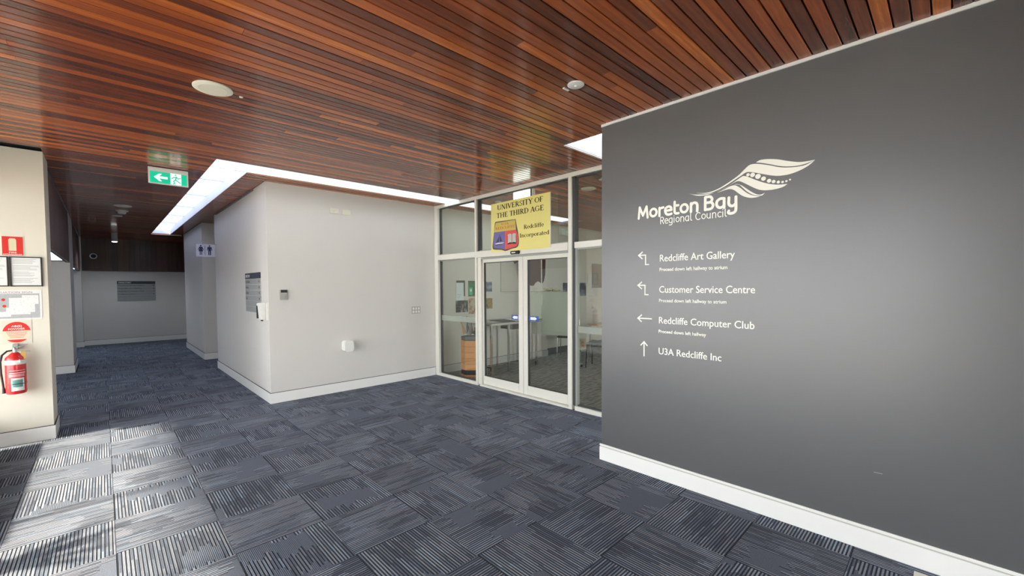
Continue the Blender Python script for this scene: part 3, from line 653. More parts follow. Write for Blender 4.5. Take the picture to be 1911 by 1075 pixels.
def serif(name, body, y0, z, width, cap, m, parent, x, dd=0.0007):
    ddx = [dd]; mb = None; cur = 0.0; tot = sum(GLY[c][1] for c in body); sx = width/tot; n = Vector((-1, 0, 0))
    def quad(p):
        i = len(mb.v); mb.v += [(x-ddx[0], y0-a*sx, z+b*cap) for a, b in p]; mb.f.append((i, i+1, i+2, i+3))
    for c in body:
        st, adv = GLY[c]; mb = MB()
        for iq, q in enumerate(st):
            ddx[0] = dd+0.00012*iq
            if q[0] == 'l':
                _, a, b, c2, d, w = q; dx, dy = c2-a, d-b; L = math.hypot(dx, dy); px, py = -dy/L*w/2, dx/L*w/2
                quad([(cur+a+px, b+py), (cur+a-px, b-py), (cur+c2-px, d-py), (cur+c2+px, d+py)])
            else:
                _, cx, cy, rx, ry, p0, p1, Tk, tk = q; k = 16; prev = None
                for j in range(k+1):
                    an = math.radians(p0+(p1-p0)*j/k); wd = tk+(Tk-tk)*abs(math.cos(an))**1.5
                    oo = (cur+cx+(rx+wd/2)*math.cos(an), cy+(ry+tk/4)*math.sin(an)); ii = (cur+cx+(rx-wd/2)*math.cos(an), cy+(ry-tk*0.75)*math.sin(an))
                    if prev: quad([prev[0], prev[1], ii, oo])
                    prev = (oo, ii)
        cur += adv
        if mb.v: mb.build('letter', m, parent)
serif('lettering', 'UNIVERSITY OF', 4.600, 2.653, 0.895, 0.070, INK, ys, XS)
serif('lettering', 'THE THIRD AGE', 4.612, 2.539, 0.920, 0.070, INK, ys, XS)
serif('lettering', 'Redcliffe', 4.062, 2.328, 0.365, 0.056, INK, ys, XS)
serif('lettering', 'Incorporated', 4.142, 2.217, 0.538, 0.056, INK, ys, XS)
LR = mat('lettering_red', (0.65, 0.10, 0.03), 0.5)
serif('lettering', 'U3A', 4.510, 2.425, 0.150, 0.034, LR, ys, XS, 0.002); serif('lettering', 'REDCLIFFE', 4.636, 2.371, 0.405, 0.036, LR, ys, XS, 0.002)

# ------------------------------------------------------------------ lettering on the charcoal wall
lg = thing('council_logo', 'cream Moreton Bay Regional Council logo with a leaf on the charcoal wall', 'logo', (XD, 1.2, 2.03))
LEAF = [
[(0.917,2.366),(0.892,2.376),(0.854,2.374),(0.794,2.36),(0.735,2.337),(0.678,2.318),(0.634,2.313),(0.59,2.313),(0.633,2.300),(0.678,2.296),(0.734,2.302),(0.781,2.315),(0.834,2.337),(0.875,2.353)],
[(1.311,2.227),(1.245,2.217),(1.186,2.223),(1.129,2.243),(1.069,2.274),(1.02,2.304),(0.985,2.335),(0.959,2.355),(0.933,2.359),(0.895,2.351),(0.833,2.329),(0.781,2.307),(0.734,2.295),(0.677,2.289),(0.633,2.293),(0.59,2.312),(0.619,2.287),(0.659,2.267),(0.715,2.252),(0.773,2.251),(0.82,2.261),(0.874,2.281),(0.916,2.298),(0.959,2.311),(0.98,2.311),(1.007,2.296),(1.056,2.270),(1.12,2.237),(1.186,2.216),(1.24,2.211)],
[(1.362,2.231),(1.326,2.218),(1.285,2.211),(1.235,2.206),(1.176,2.211),(1.11,2.230),(1.046,2.263),(1.006,2.286),(0.989,2.29),(0.958,2.276),(0.915,2.249),(0.852,2.216),(0.792,2.197),(0.733,2.191),(0.76,2.176),(0.811,2.169),(0.86,2.172),(0.898,2.183),(0.936,2.206),(0.98,2.237),(1.011,2.257),(1.031,2.262),(1.055,2.255),(1.083,2.243),(1.138,2.221),(1.21,2.204),(1.26,2.201),(1.31,2.208)],
[(1.051,2.243),(1.028,2.242),(1.001,2.227),(0.97,2.2),(0.936,2.171),(0.906,2.152),(0.883,2.148),(0.862,2.155),(0.876,2.142),(0.897,2.143),(0.931,2.154),(0.966,2.179),(0.997,2.213),(1.019,2.236)],
[(1.162,2.205),(1.11,2.222),(1.083,2.234),(1.055,2.238),(1.037,2.233),(1.01,2.212),(0.975,2.177),(0.944,2.155),(0.914,2.143),(0.889,2.137),(0.914,2.134),(0.948,2.136),(0.987,2.151),(1.019,2.175),(1.046,2.201),(1.069,2.214),(1.092,2.217),(1.12,2.213)]]
for i, s in enumerate(LEAF): poly('leaf', s, VINYL, lg, XD, 0.002+0.0003*i, smooth=True)
for y, z, q in [(0.964,2.293,0.0105),(0.936,2.287,0.0145),(0.903,2.271,0.0165),(0.87,2.25,0.014),(0.837,2.23,0.0125),(0.811,2.22,0.0108),(0.784,2.212,0.009),(0.76,2.208,0.0075),(0.739,2.21,0.0065),(0.719,2.216,0.0055)]:
    MB().plate([(math.cos(a*math.pi/12)*q, math.sin(a*math.pi/12)*q) for a in range(24)], (XD, y, z), UMY, UZ, 0, 0.003).build('dot', VINYL, lg)
def dt(body, y0, y1, z, cap, parent, bold=0.0, shear=0.0, nm='lettering'): return text(nm, body, (XD, y0, z), UMY, UZ, y0-y1, cap, VINYL, parent, bold=bold, depth=0.0015, shear=shear, thick=cap*0.035 if cap > 0.04 else 0.0)
def sans(body, y0, y1, z, cap, wt, parent, name='lettering'):
    E = lambda cx, cy, rx, ry, a0, a1: [(cx+rx*math.cos(math.radians(a0+(a1-a0)*i/20)), cy+ry*math.sin(math.radians(a0+(a1-a0)*i/20))) for i in range(21)]
    Sm = lambda P: smooth_loop(P, False, 5, 2.0)
    bowl = Sm([(.5,.68),(.28,.69),(.10,.52),(.10,.20),(.25,.03),(.42,.07),(.5,.2)])
    G = {'M': ([[(.05,0),(.12,.97)],[(.12,.97),(.36,.22)],[(.36,.22),(.62,.97)],[(.62,.97),(.70,0)]], .78),
         'o': ([E(.32,.36,.22,.32,0,360)], .62), 'r': ([[(.12,.68),(.12,0)], Sm([(.12,.42),(.18,.62),(.38,.68)])], .42),
         'e': ([[(.12,.36),(.50,.38)], Sm([(.50,.38),(.46,.60),(.30,.69),(.12,.56),(.09,.30),(.20,.06),(.38,.02),(.50,.06)])], .58),
         't': ([Sm([(.13,1.0),(.13,.20),(.20,.04),(.38,.03)]),[(.13,.68),(.36,.68)]], .42),
         'n': ([[(.12,.68),(.12,0)], Sm([(.12,.50),(.25,.68),(.42,.66),(.50,.48),(.50,0)])], .63),
         'B': ([[(.12,0),(.12,.97)], Sm([(.12,.97),(.40,.96),(.52,.76),(.42,.56),(.12,.53)]), Sm([(.12,.53),(.46,.52),(.58,.28),(.46,.04),(.12,.02)])], .70),
         'a': ([bowl, [(.5,.68),(.5,0)]], .64), 'y': ([Sm([(.12,.68),(.12,.22),(.24,.05),(.40,.07),(.5,.22)]), Sm([(.5,.68),(.5,-.28),(.40,-.46),(.20,-.50),(.10,-.42),(.12,-.30)])], .62),
         'R': ([[(.12,0),(.12,.97)], Sm([(.12,.97),(.42,.95),(.52,.72),(.42,.50),(.12,.46)]), [(.34,.46),(.54,0)]], .62),
         'g': ([bowl, Sm([(.5,.68),(.5,-.12),(.40,-.28),(.12,-.28)])], .64), 'i': ([[(.12,.68),(.12,0)],[(.12,.93),(.12,.96)]], .27),
         'l': ([Sm([(.12,1.0),(.12,.18),(.18,.04),(.28,.03)])], .32), 'C': ([E(.42,.49,.32,.48,50,310)], .74), 'c': ([E(.34,.36,.23,.33,50,310)], .56),
         'u': ([Sm([(.12,.68),(.12,.22),(.24,.05),(.40,.07),(.5,.22)]), [(.5,.68),(.5,0)]], .64), ' ': ([], .34)}
    tot = sum(G[c][1] for c in body); sx = (y0-y1)/tot; cur = 0.0
    for c in body:
        mb = MB(); e_ = 0.0016
        for ln in G[c][0]:
            Q = [((cur+a)*sx, b*cap) for a, b in ln]; hw = wt*cap/2; Lf, Rt = [], []; closed = math.hypot(Q[0][0]-Q[-1][0], Q[0][1]-Q[-1][1]) < 1e-6
            for i, q in enumerate(Q):
                a, b = Q[max(i-1, 0)], Q[min(i+1, len(Q)-1)]
                if closed and i in (0, len(Q)-1): a, b = Q[-2], Q[1]
                dx, dy = b[0]-a[0], b[1]-a[1]; L_ = math.hypot(dx, dy) or 1; Lf.append((q[0]-dy/L_*hw, q[1]+dx/L_*hw)); Rt.append((q[0]+dy/L_*hw, q[1]-dx/L_*hw))
            def ext(q, nb, k): dx, dy = q[0]-nb[0], q[1]-nb[1]; L_ = math.hypot(dx, dy) or 1; return (q[0]+dx/L_*hw*k, q[1]+dy/L_*hw*k)
            n0 = len(mb.v); pts_ = []
            for l_, r_ in zip(Lf, Rt): pts_ += [l_, r_]
            mb.v += [(XD-e_, y0-p[0], z+p[1]) for p in pts_]; mb.f += [(n0+2*i, n0+2*i+1, n0+2*i+3, n0+2*i+2) for i in range(len(Q)-1)]
            if not closed:
                for q, nb, m_ in ((Q[0], Q[1], 0), (Q[-1], Q[-2], 1)):
                    i0 = len(mb.v); a0 = math.atan2(q[1]-nb[1], q[0]-nb[0]); mb.v += [(XD-e_-0.00005, y0-(q[0]+hw*math.cos(a0+t_2)), z+q[1]+hw*math.sin(a0+t_2)) for t_2 in [math.pi*(j/8-0.5) for j in range(9)]]; mb.f.append(tuple(range(i0, i0+9)))
            e_ += 0.00018
        if mb.v: mb.build('letter', VINYL, parent)
        cur += G[c][1]
sans('Moreton', 1.782, 1.287, 2.094, 0.092, 0.205, lg); sans('Bay', 1.260, 1.024, 2.094, 0.094, 0.205, lg); sans('Regional Council', 1.594, 1.096, 2.030, 0.053, 0.115, lg)
ws = [('Redcliffe Art Gallery', 1.592, 1.043, 1.736, 0.056, ('Proceed down left hallway to atrium', 1.594, 1.089, 1.661, 0.027), 'white lettering Redcliffe Art Gallery with bent arrow, top line on charcoal wall'),
      ('Customer Service Centre', 1.596, 0.913, 1.491, 0.055, ('Proceed down left hallway to atrium', 1.597, 1.093, 1.417, 0.026), 'white lettering Customer Service Centre with bent arrow on charcoal wall'),
      ('Redcliffe Computer Club', 1.597, 0.914, 1.248, 0.054, ('Proceed down left hallway', 1.599, 1.231, 1.173, 0.026), 'white lettering Redcliffe Computer Club with left arrow on charcoal wall'),
      ('U3A Redcliffe Inc', 1.598, 1.125, 1.003, 0.054, None, 'white lettering U3A Redcliffe Inc with up arrow, lowest line on charcoal wall')]
def stroke(pts, wd, parent, x=XD, h=0.002, m=VINYL, name='arrow'):
    mb = MB(); e_ = 0
    for line in pts:
        for (a, b), (c, d) in zip(line, line[1:]):
            dx, dz = (c-a), (d-b); L = math.hypot(dx, dz); ex, ez = dx/L*wd/2, dz/L*wd/2; nx, nz = -ez, ex
            P = [(a-ex+nx, b-ez+nz), (a-ex-nx, b-ez-nz), (c+ex-nx, d+ez-nz), (c+ex+nx, d+ez+nz)]
            P = [(-p, q) for p, q in P][::-1]; mb.plate(P, (x, 0, 0), UMY, UZ, 0, h+e_); e_ += 0.0002
    return mb.build(name, m, parent)
AR = [[[(1.775,1.794),(1.714,1.794),(1.714,1.717),(1.687,1.717)],[(1.743,1.819),(1.775,1.794),(1.743,1.766)]],
      [[(1.780,1.550),(1.718,1.550),(1.718,1.474),(1.690,1.474)],[(1.748,1.575),(1.780,1.550),(1.748,1.522)]],
      [[(1.780,1.280),(1.661,1.280)],[(1.748,1.307),(1.780,1.280),(1.749,1.254)]],
      [[(1.724,1.090),(1.724,0.975)],[(1.752,1.061),(1.724,1.090),(1.697,1.061)]]]
for (b, y0, y1, z, cap, sub, lab), ar in zip(ws, AR):
    q = thing('wall_lettering', lab, 'lettering', (XD, y0, z), 'direction lines on the charcoal wall')
    dt(b, y0, y1, z, cap, q, 0.0)
    if sub: dt(sub[0], sub[1], sub[2], sub[3], sub[4], q, 0.018, nm='small_lettering')
    stroke(ar, 0.009, q)
q = thing('wall_scratch', 'short pale scuff mark low on the right of the charcoal wall', 'mark', (XD, 0.23, 0.5))
q2 = B((XD-0.0006, 0.245, 0.466), (XD, 0.283, 0.4685)).build('scuff', mat('scuff', (0.4, 0.42, 0.42), 0.7), q)

# ------------------------------------------------------------------ ceiling fittings
def disc(name, lab, cat, x, y, r, h, m, inner=None, grp=None):
    t = thing(name, lab, cat, (x, y, HC), grp)
    MB().lathe([(r*0.9, HC-h), (r, HC-h*0.6), (r, HC-0.0005)], (x, y, 0), 40).build('rim', m, t, smooth=True)
    if inner: MB().lathe([(r*0.74, HC-h-0.0015), (r*0.76, HC-h+0.001)], (x, y, 0), 40).build('grille', inner, t, smooth=True)
    return t
CR = mat('speaker_cream', (0.80, 0.76, 0.62), 0.5); CRG = mat('grille_cream', (0.74, 0.70, 0.56), 0.7)
disc('ceiling_speaker', 'large round cream ceiling speaker nearest the camera on timber boards', 'speaker', 0.590, 3.600, 0.118, 0.012, CR, CRG, 'round ceiling speakers')
disc('ceiling_speaker', 'round cream ceiling speaker seen through the right glass pane', 'speaker', 5.053, 3.636, 0.105, 0.012, CR, CRG, 'round ceiling speakers')
d = disc('ceiling_detector', 'round white detector on timber boards near the charcoal wall', 'detector', 2.394, 1.828, 0.058, 0.010, PLAST)
MB().lathe([(0.008, HC-0.018), (0.012, HC-0.008)], (2.394, 1.828, 0), 16).build('nipple', PLAST, d)
tag(B((2.365, 1.905, HC-0.008), (2.425, 1.924, HC)).build('indicator_plate', PLAST, bevel=0.002), 'small white rectangular plate beside the ceiling detector', 'plate')
tag(MB().lathe([(0.012, HC-0.004), (0.013, HC)], (0.764, 3.626, 0), 16).build('ceiling_pin', PLASTC), 'tiny cream dot on boards right of the near ceiling speaker', 'pin')
disc('ceiling_detector', 'flat white disc on the hall ceiling, largest of three', 'detector', 0.276, 9.70, 0.12, 0.012, PLAST)
t = thing('smoke_alarm', 'domed white smoke alarm on the dark hall ceiling', 'alarm', (0.28, 10.3, HC))
MB().lathe([(0.045, HC-0.062), (0.055, HC-0.055), (0.06, HC-0.02), (0.085, HC-0.018), (0.09, HC-0.0005)], (0.28, 10.3, 0), 28).build('body', PLAST, t, smooth=True)
MB().lathe([(0.03, HC-0.066), (0.032, HC-0.06)], (0.28, 10.3, 0), 20).build('cap', FRAMEG, t, smooth=True)
disc('ceiling_detector', 'small white disc behind the smoke alarm on the hall ceiling', 'detector', 0.235, 11.1, 0.075, 0.01, PLAST)
t = t_lamp = thing('ceiling_spotlight', 'white hanging cylinder lamp at the end of the hall ceiling', 'lamp', (0.24, 14.6, HC))
MB().lathe([(0.055, HC-0.21), (0.06, HC-0.20), (0.06, HC-0.0005)], (0.24, 14.6, 0), 24).build('housing', mat('lamp_grey', (0.5, 0.5, 0.48), 0.5), t, smooth=True)
MB().lathe([(0.048, HC-0.225), (0.052, HC-0.209)], (0.24, 14.6, 0), 24).build('lens', mat('lamp_lens', (0.9, 0.9, 0.9), 0.3, emit=(1, 1, 1), es=3), t, smooth=True)
disc('ceiling_detector', 'small pale disc inside the room behind the yellow sign', 'detector', 4.721, 5.202, 0.055, 0.01, PLAST)
disc('ceiling_detector', 'pale disc at the far right edge inside the glass room', 'detector', 4.74, 3.19, 0.05, 0.01, PLAST)
lamp_ = light('lamp_light', 'SPOT', (0.24, 14.6, HC-0.235), 30, (0.86, 0.93, 1.0), spot_size=math.radians(150), spot_blend=0.6, shadow_soft_size=0.05); par(lamp_, t_lamp)
# ring speaker on the far timber panel
t = thing('wall_speaker', 'white ringed black round speaker on the timber panel at hall end', 'speaker', (-0.165, 16.27, 2.44))
MB().lathe([(0.075, -0.012), (0.078, -0.001)], (-0.165, 16.275, 2.442), 32, 'Y').build('rim', PLAST, t); MB().lathe([(0.05, -0.0145), (0.052, -0.0115)], (-0.165, 16.275, 2.442), 32, 'Y').build('cone', BLACK, t)
# white glowing panel behind the glass, above the yellow sign
t = thing('hanging_lamp', 'bright white light panel behind the glass above the yellow sign', 'lamp', (4.42, 4.33, 2.55))
B((4.40, 4.165, 2.55), (4.44, 4.51, 2.93)).build('diffuser', mat('panel_glow', (0.9, 0.95, 1.0), 0.4, emit=(0.9, 0.97, 1.0), es=2.2), t)
B((4.395, 4.115, 2.55), (4.445, 4.128, 2.93)).build('edge_strip', PLAST, t); B((4.395, 4.128, 2.55), (4.445, 4.165, 2.93)).build('side_frame', FRAMED, t)
B((4.395, 4.51, 2.55), (4.445, 4.52, 2.93)).build('side_frame', FRAMED, t); B((4.39, 4.11, 2.93), (4.45, 4.525, 2.943)).build('mounting', FRAMED, t)

# exit sign
GREEN = mat('exit_green', (0.0, 0.42, 0.22), 0.4, emit=(0.0, 0.50, 0.28), es=0.35)
EW = mat('exit_white', (0.85, 0.9, 0.88), 0.4, emit=(0.8, 0.9, 0.87), es=0.45)
t = thing('exit_sign', 'green and white running man exit sign under the hall ceiling', 'sign', (0.577, 6.36, 2.73)); ye = 6.34
B((0.403, ye, 2.752), (0.768, ye+0.03, 2.938)).build('casing', PLAST, t, bevel=0.003)
B((0.418, ye-0.002, 2.762), (0.753, ye, 2.890)).build('panel', GREEN, t)
B((0.60, ye-0.003, 2.763), (0.70, ye-0.0018, 2.889)).build('door_field', EW, t)
def fpoly(name, pts, m, parent, y, h=0.001):
    ar = sum(pts[i][0]*pts[(i+1) % len(pts)][1]-pts[(i+1) % len(pts)][0]*pts[i][1] for i in range(len(pts)))
    if ar < 0: pts = pts[::-1]
    return MB().plate(pts, (0, y, 0), UX, UZ, 0, h).build(name, m, parent, tri=True)
fpoly('arrow', [(0.452,2.826),(0.500,2.868),(0.524,2.868),(0.497,2.838),(0.575,2.838),(0.575,2.814),(0.497,2.814),(0.524,2.784),(0.500,2.784)], EW, t, ye-0.002)
def fstroke(pts, wd, m, parent, y, name='stroke', h=0.001):
    mb = MB(); e_ = 0
    for line in pts:
        for (a, b), (c, d) in zip(line, line[1:]):
            dx, dz = c-a, d-b; L = math.hypot(dx, dz); ex, ez = dx/L*wd/2, dz/L*wd/2; nx, nz = -ez, ex
            mb.plate([(a-ex+nx, b-ez+nz), (a-ex-nx, b-ez-nz), (c+ex-nx, d+ez-nz), (c+ex+nx, d+ez+nz)], (0, y, 0), UX, UZ, 0, h+e_); e_ += 0.0001
    return mb.build(name, m, parent)
mb = fstroke([[(0.655,2.855),(0.645,2.818)],[(0.653,2.850),(0.630,2.846),(0.614,2.832)],[(0.656,2.850),(0.672,2.835),(0.690,2.842)],[(0.645,2.818),(0.628,2.800),(0.640,2.778)],[(0.648,2.818),(0.668,2.802),(0.688,2.786)],[(0.640,2.778),(0.625,2.772)]], 0.011, GREEN, t, ye-0.003, 'running_figure')
MB().plate([(math.cos(a*math.pi/8)*0.008, math.sin(a*math.pi/8)*0.008) for a in range(16)], (0.648, ye-0.003, 2.874), UX, UZ, 0, 0.001).build('figure_head', GREEN, t)

# ------------------------------------------------------------------ front wall fittings
GREYB = mat('device_grey', (0.42, 0.40, 0.35), 0.4)
t = thing('wall_intercom', 'small grey keypad with dark screen on the white wall near its corner', 'keypad', (1.755, YW, 1.384))
kc_ = B((1.705, YW-0.028, 1.384), (1.80, YW, 1.524)).build('casing', GREYB, t, bevel=0.006)
B((1.713, YW-0.031, 1.482), (1.792, YW-0.0275, 1.518)).build('screen', BLACK, kc_)
for i in range(3):
    for j in range(4): B((1.716+i*0.027, YW-0.031, 1.394+j*0.019), (1.736+i*0.027, YW-0.0275, 1.408+j*0.019)).build('key', FRAMEG, kc_)
t = thing('junction_box', 'white box with chamfered corners mounted low on the white wall', 'box', (2.595, YW, 0.6)); c = 0.022
pr = [(-0.068+c,-0.078),(0.068-c,-0.078),(0.068,-0.078+c),(0.068,0.078-c),(0.068-c,0.078),(-0.068+c,0.078),(-0.068,0.078-c),(-0.068,-0.078+c)]
MB().plate(pr, (2.595, YW, 0.677), UX, UZ, 0, 0.075).build('body', PLAST, t, bevel=0.004); MB().plate([(a*1.03, b*1.03) for a, b in pr], (2.595, YW, 0.677), UX, UZ, 0.079, 0.115).build('lid', PLAST, t, bevel=0.004)
t = thing('light_switch', 'grey six-gang switch plate on the white wall near the glass', 'switch', (3.79, YW, 1.094))
sp_ = B((3.709, YW-0.010, 1.098), (3.875, YW, 1.216)).build('plate', GREYB, t, bevel=0.003)
for i in range(3):
    for j in range(2): B((3.722+i*0.052, YW-0.016, 1.110+j*0.053), (3.754+i*0.052, YW-0.0095, 1.148+j*0.053)).build('rocker', PLAST, sp_, bevel=0.002)
for x, lab in ((2.388, 'cream socket plate high on the white wall, the left one'), (2.568, 'cream socket plate high on the white wall, the right one')):
    t = thing('socket_plate', lab, 'socket', (x+0.064, YW, 2.62), 'socket plates high on the white wall')
    B((x, YW-0.012, 2.624), (x+0.128, YW, 2.700)).build('plate', PLASTC, t, bevel=0.003)
    if x < 2.5: B((x+0.056, YW-0.015, 2.656), (x+0.068, YW-0.0115, 2.668)).build('aerial_jack', STEEL, t)
    else: B((x+0.03, YW-0.014, 2.640), (x+0.098, YW-0.0115, 2.684)).build('cover', PLASTC, t)
# hand gel dispenser on the side of the white wall
t = thing('hand_gel_dispenser', 'white hand gel dispenser on the hall side of the white corner', 'dispenser', (XW, 6.38, 1.1))
B((XW-0.03, 6.285, 1.115), (XW, 6.475, 1.355)).build('backplate', PLAST, t, bevel=0.004)
MB().hexa([(XW-0.085, 6.29, 1.125), (XW-0.03, 6.29, 1.125), (XW-0.03, 6.47, 1.125), (XW-0.085, 6.47, 1.125), (XW-0.10, 6.29, 1.345), (XW-0.03, 6.29, 1.355), (XW-0.03, 6.47, 1.355), (XW-0.10, 6.47, 1.345)]).build('cover', PLAST, t, bevel=0.008)
B((XW-0.104, 6.42, 1.14), (XW-0.085, 6.455, 1.31)).build('window_strip', BLACK, t)
B((XW-0.075, 6.35, 1.105), (XW-0.05, 6.37, 1.126)).build('nozzle', BLACK, t)
# directories
DGREY = mat('directory_grey', (0.30, 0.31, 0.30), 0.45); DBLK = mat('directory_black', (0.02, 0.02, 0.028), 0.4)
def directory(lab, o, u, lines):
    o, u = Vector(o), Vector(u); n = u.cross(UZ)
    t = thing('directory_sign', lab, 'sign', o+u*0.415, 'wall directories')
    def bx(name, a, b, z0, z1, d0, d1, m): return MB().plate([(a, z0), (b, z0), (b, z1), (a, z1)], o, u, UZ, d0, d1).build(name, m, t)
    bx('header', 0, 0.83, 0.485, 0.568, 0, 0.014, DBLK); text('lettering', 'DIRECTORY', o+u*0.03+UZ*0.508+n*0.014, u, UZ, 0.27, 0.036, PLAST, t, bold=0.03)
    for i, ln in enumerate(lines):
        z1 = 0.479-i*0.081; bx('slat', 0, 0.83, z1-0.075, z1, 0, 0.012, DGREY)
        if ln:
            text('lettering', ln, o+u*0.03+UZ*(z1-0.053)+n*0.0122, u, UZ, 0.0235*len(ln), 0.030, INK, t, bold=0.015)
            MB().plate([(0.765, z1-0.037), (0.79, z1-0.02), (0.79, z1-0.054)], o, u, UZ, 0.012, 0.0132).build('arrow', INK, t)
            MB().plate([(0.79, z1-0.042), (0.81, z1-0.042), (0.81, z1-0.032), (0.79, z1-0.032)], o, u, UZ, 0.012, 0.0132).build('arrow_shaft', INK, t)
directory('grey slatted directory sign on the white wall at the hall end', (0.284, 16.32, 1.195), UX, ['Customer Service Centre', 'Redcliffe Art Gallery', 'Redcliffe Computer Club', 'Conference Room', None, None])
directory('grey slatted directory sign on the hall side beside the gel dispenser', (XW, 7.46, 1.198), UMY, ['Art Gallery', 'Service', 'Toilets', 'Club', None, None])
# toilet blade sign
BLADE = frosted('blade_plastic', (0.72, 0.74, 0.86), 0.25); NAVY = mat('navy', (0.01, 0.01, 0.07), 0.5)
t = thing('toilet_sign', 'translucent hanging toilet sign with navy woman and man figures', 'sign', (1.42, 9.75, 2.15)); yb_ = 9.75
B((1.262, yb_, 2.142), (1.555, yb_+0.006, 2.372)).build('blade', BLADE, t)
B((1.553, yb_-0.01, 2.135), (1.573, yb_+0.016, 2.38)).build('bracket', STEEL, t); B((1.396, yb_-0.001, 2.17), (1.402, yb_, 2.35)).build('divider', NAVY, t)
def figure(xc, woman):
    MB().plate([(math.cos(a*math.pi/8)*0.0135, math.sin(a*math.pi/8)*0.0135) for a in range(16)], (xc, yb_, 2.343), UX, UZ, 0, 0.001).build('figure_head', NAVY, t)
    if woman:
        fpoly('figure_body', [(xc-0.022,2.325),(xc+0.022,2.325),(xc+0.046,2.265),(xc+0.037,2.262),(xc+0.018,2.300),(xc+0.036,2.238),(xc+0.018,2.238),(xc+0.018,2.172),(xc+0.005,2.172),(xc+0.005,2.236),(xc-0.005,2.236),(xc-0.005,2.172),(xc-0.018,2.172),(xc-0.018,2.238),(xc-0.036,2.238),(xc-0.018,2.300),(xc-0.037,2.262),(xc-0.046,2.265)], NAVY, t, yb_)
    else:
        fpoly('figure_body', [(xc-0.030,2.325),(xc+0.030,2.325),(xc+0.042,2.258),(xc+0.033,2.256),(xc+0.022,2.302),(xc+0.022,2.172),(xc+0.004,2.172),(xc+0.004,2.245),(xc-0.004,2.245),(xc-0.004,2.172),(xc-0.022,2.172),(xc-0.022,2.302),(xc-0.033,2.256),(xc-0.042,2.258)], NAVY, t, yb_)
figure(1.335, True); figure(1.470, False)

# ------------------------------------------------------------------ left wall: signs and extinguisher
YS = YL
t = thing('fire_sign', 'red fire extinguisher sign with pale cylinder symbol on the cream wall', 'sign', (-0.633, YS, 1.885))
B((-0.702, YS-0.003, 1.882), (-0.556, YS, 2.075)).build('plate', PLASTC, t); B((-0.698, YS-0.004, 1.886), (-0.562, YS-0.003, 2.070)).build('red_field', SIGNRED, t)
fpoly('symbol', [(-0.656,1.930),(-0.606,1.930),(-0.606,2.038),(-0.614,2.052),(-0.648,2.052),(-0.656,2.038)], mat('symbol_cream', (0.72, 0.66, 0.42), 0.5), t, YS-0.004)
text('lettering', 'FIRE', (-0.655, YS-0.004, 1.907), UX, UZ, 0.05, 0.014, PLAST, t, bold=0.02); text('lettering', 'EXTINGUISHER', (-0.692, YS-0.004, 1.889), UX, UZ, 0.124, 0.011, PLAST, t, bold=0.02)
FRB = mat('frame_black', (0.02, 0.013, 0.012), 0.35)
for xa, xb, lab in ((-0.655, -0.440, 'black framed typed notice on the cream wall, the right one'), (-0.878, -0.663, 'black framed typed notice on the cream wall, cut by the left edge')):
    t = thing('framed_notice', lab, 'frame', ((xa+xb)/2, YS, 1.578), 'framed notices on the cream wall')
    fb = 0.010
    MB().box((xa, YS-0.016, 1.578), (xb, YS, 1.578+fb)).box((xa, YS-0.016, 1.874-fb), (xb, YS, 1.874)).box((xa, YS-0.016, 1.578+fb), (xa+fb, YS, 1.874-fb)).box((xb-fb, YS-0.016, 1.578+fb), (xb, YS, 1.874-fb)).build('frame', FRB, t)
    B((xa+fb, YS-0.008, 1.578+fb), (xb-fb, YS-0.002, 1.874-fb)).build('paper', PAPER, t)
    mb = MB(); random.seed(3)
    for i in range(24):
        z = 1.850-i*0.0105
        if i % 6 == 5: continue
        mb.box((xa+0.02, YS-0.0085, z-0.0035), (xb-0.02-random.random()*0.07, YS-0.0079, z))
    mb.build('printed_lines', GREYPRINT, t)
t = thing('evacuation_sign', 'white evacuation plan sheet with grey map on the cream wall', 'sign', (-0.66, YS, 1.24))
B((-0.90, YS-0.003, 1.248), (-0.452, YS, 1.542)).build('sheet', PAPER, t); B((-0.885, YS-0.0036, 1.262), (-0.468, YS-0.003, 1.50)).build('map_field', mat('map_grey', (0.45, 0.46, 0.46), 0.7, noise=0.15, nscale=60), t)
text('lettering', 'EVACUATION SIGN', (-0.80, YS-0.003, 1.513), UX, UZ, 0.285, 0.016, mat('print_red', (0.35, 0.12, 0.12), 0.7), t)
B((-0.885, YS-0.0042, 1.503), (-0.468, YS-0.003, 1.506)).build('rule', INK, t)
mb = MB()
for i_, (a, b, c, d) in enumerate(((-0.585,1.40,-0.475,1.49),(-0.67,1.36,-0.56,1.465),(-0.69,1.30,-0.53,1.37),(-0.57,1.32,-0.50,1.41),(-0.74,1.28,-0.66,1.33))): mb.box((a, YS-0.0042-0.0002*i_, b), (c, YS-0.0036, d))
mb.build('floor_plan', PAPER, t)
random.seed(5); mb = MB()
for i in range(40):
    x, z = random.uniform(-0.72, -0.49), random.uniform(1.285, 1.48); mb.box((x, YS-0.0056, z), (x+0.006, YS-0.0053, z+0.003))
mb.build('plan_marks', GREYPRINT, t)
mb = MB()
for x, z in ((-0.705, 1.448), (-0.70, 1.385)): mb.plate([(math.cos(a*math.pi/8)*0.013, math.sin(a*math.pi/8)*0.013) for a in range(16)], (x, YS-0.0036, z), UX, UZ, 0, 0.001)
mb.build('red_marker', SIGNRED, t)
t = thing('powder_sign', 'square cream plate with round red powder badge above the extinguisher', 'sign', (-0.628, YS, 1.02))
B((-0.728, YS-0.003, 1.012), (-0.528, YS, 1.238)).build('plate', mat('plate_cream', (0.70, 0.66, 0.54), 0.4), t)
cx, cz, R_ = -0.628, 1.124, 0.092
def seg(a0, a1): return [(cx+R_*math.cos(math.radians(a0+(a1-a0)*i/20)), cz+R_*math.sin(math.radians(a0+(a1-a0)*i/20))*1.12) for i in range(21)]
fpoly('badge_field', seg(0, 342), mat('badge_cream', (0.80, 0.66, 0.5), 0.5), t, YS-0.003, 0.0006)
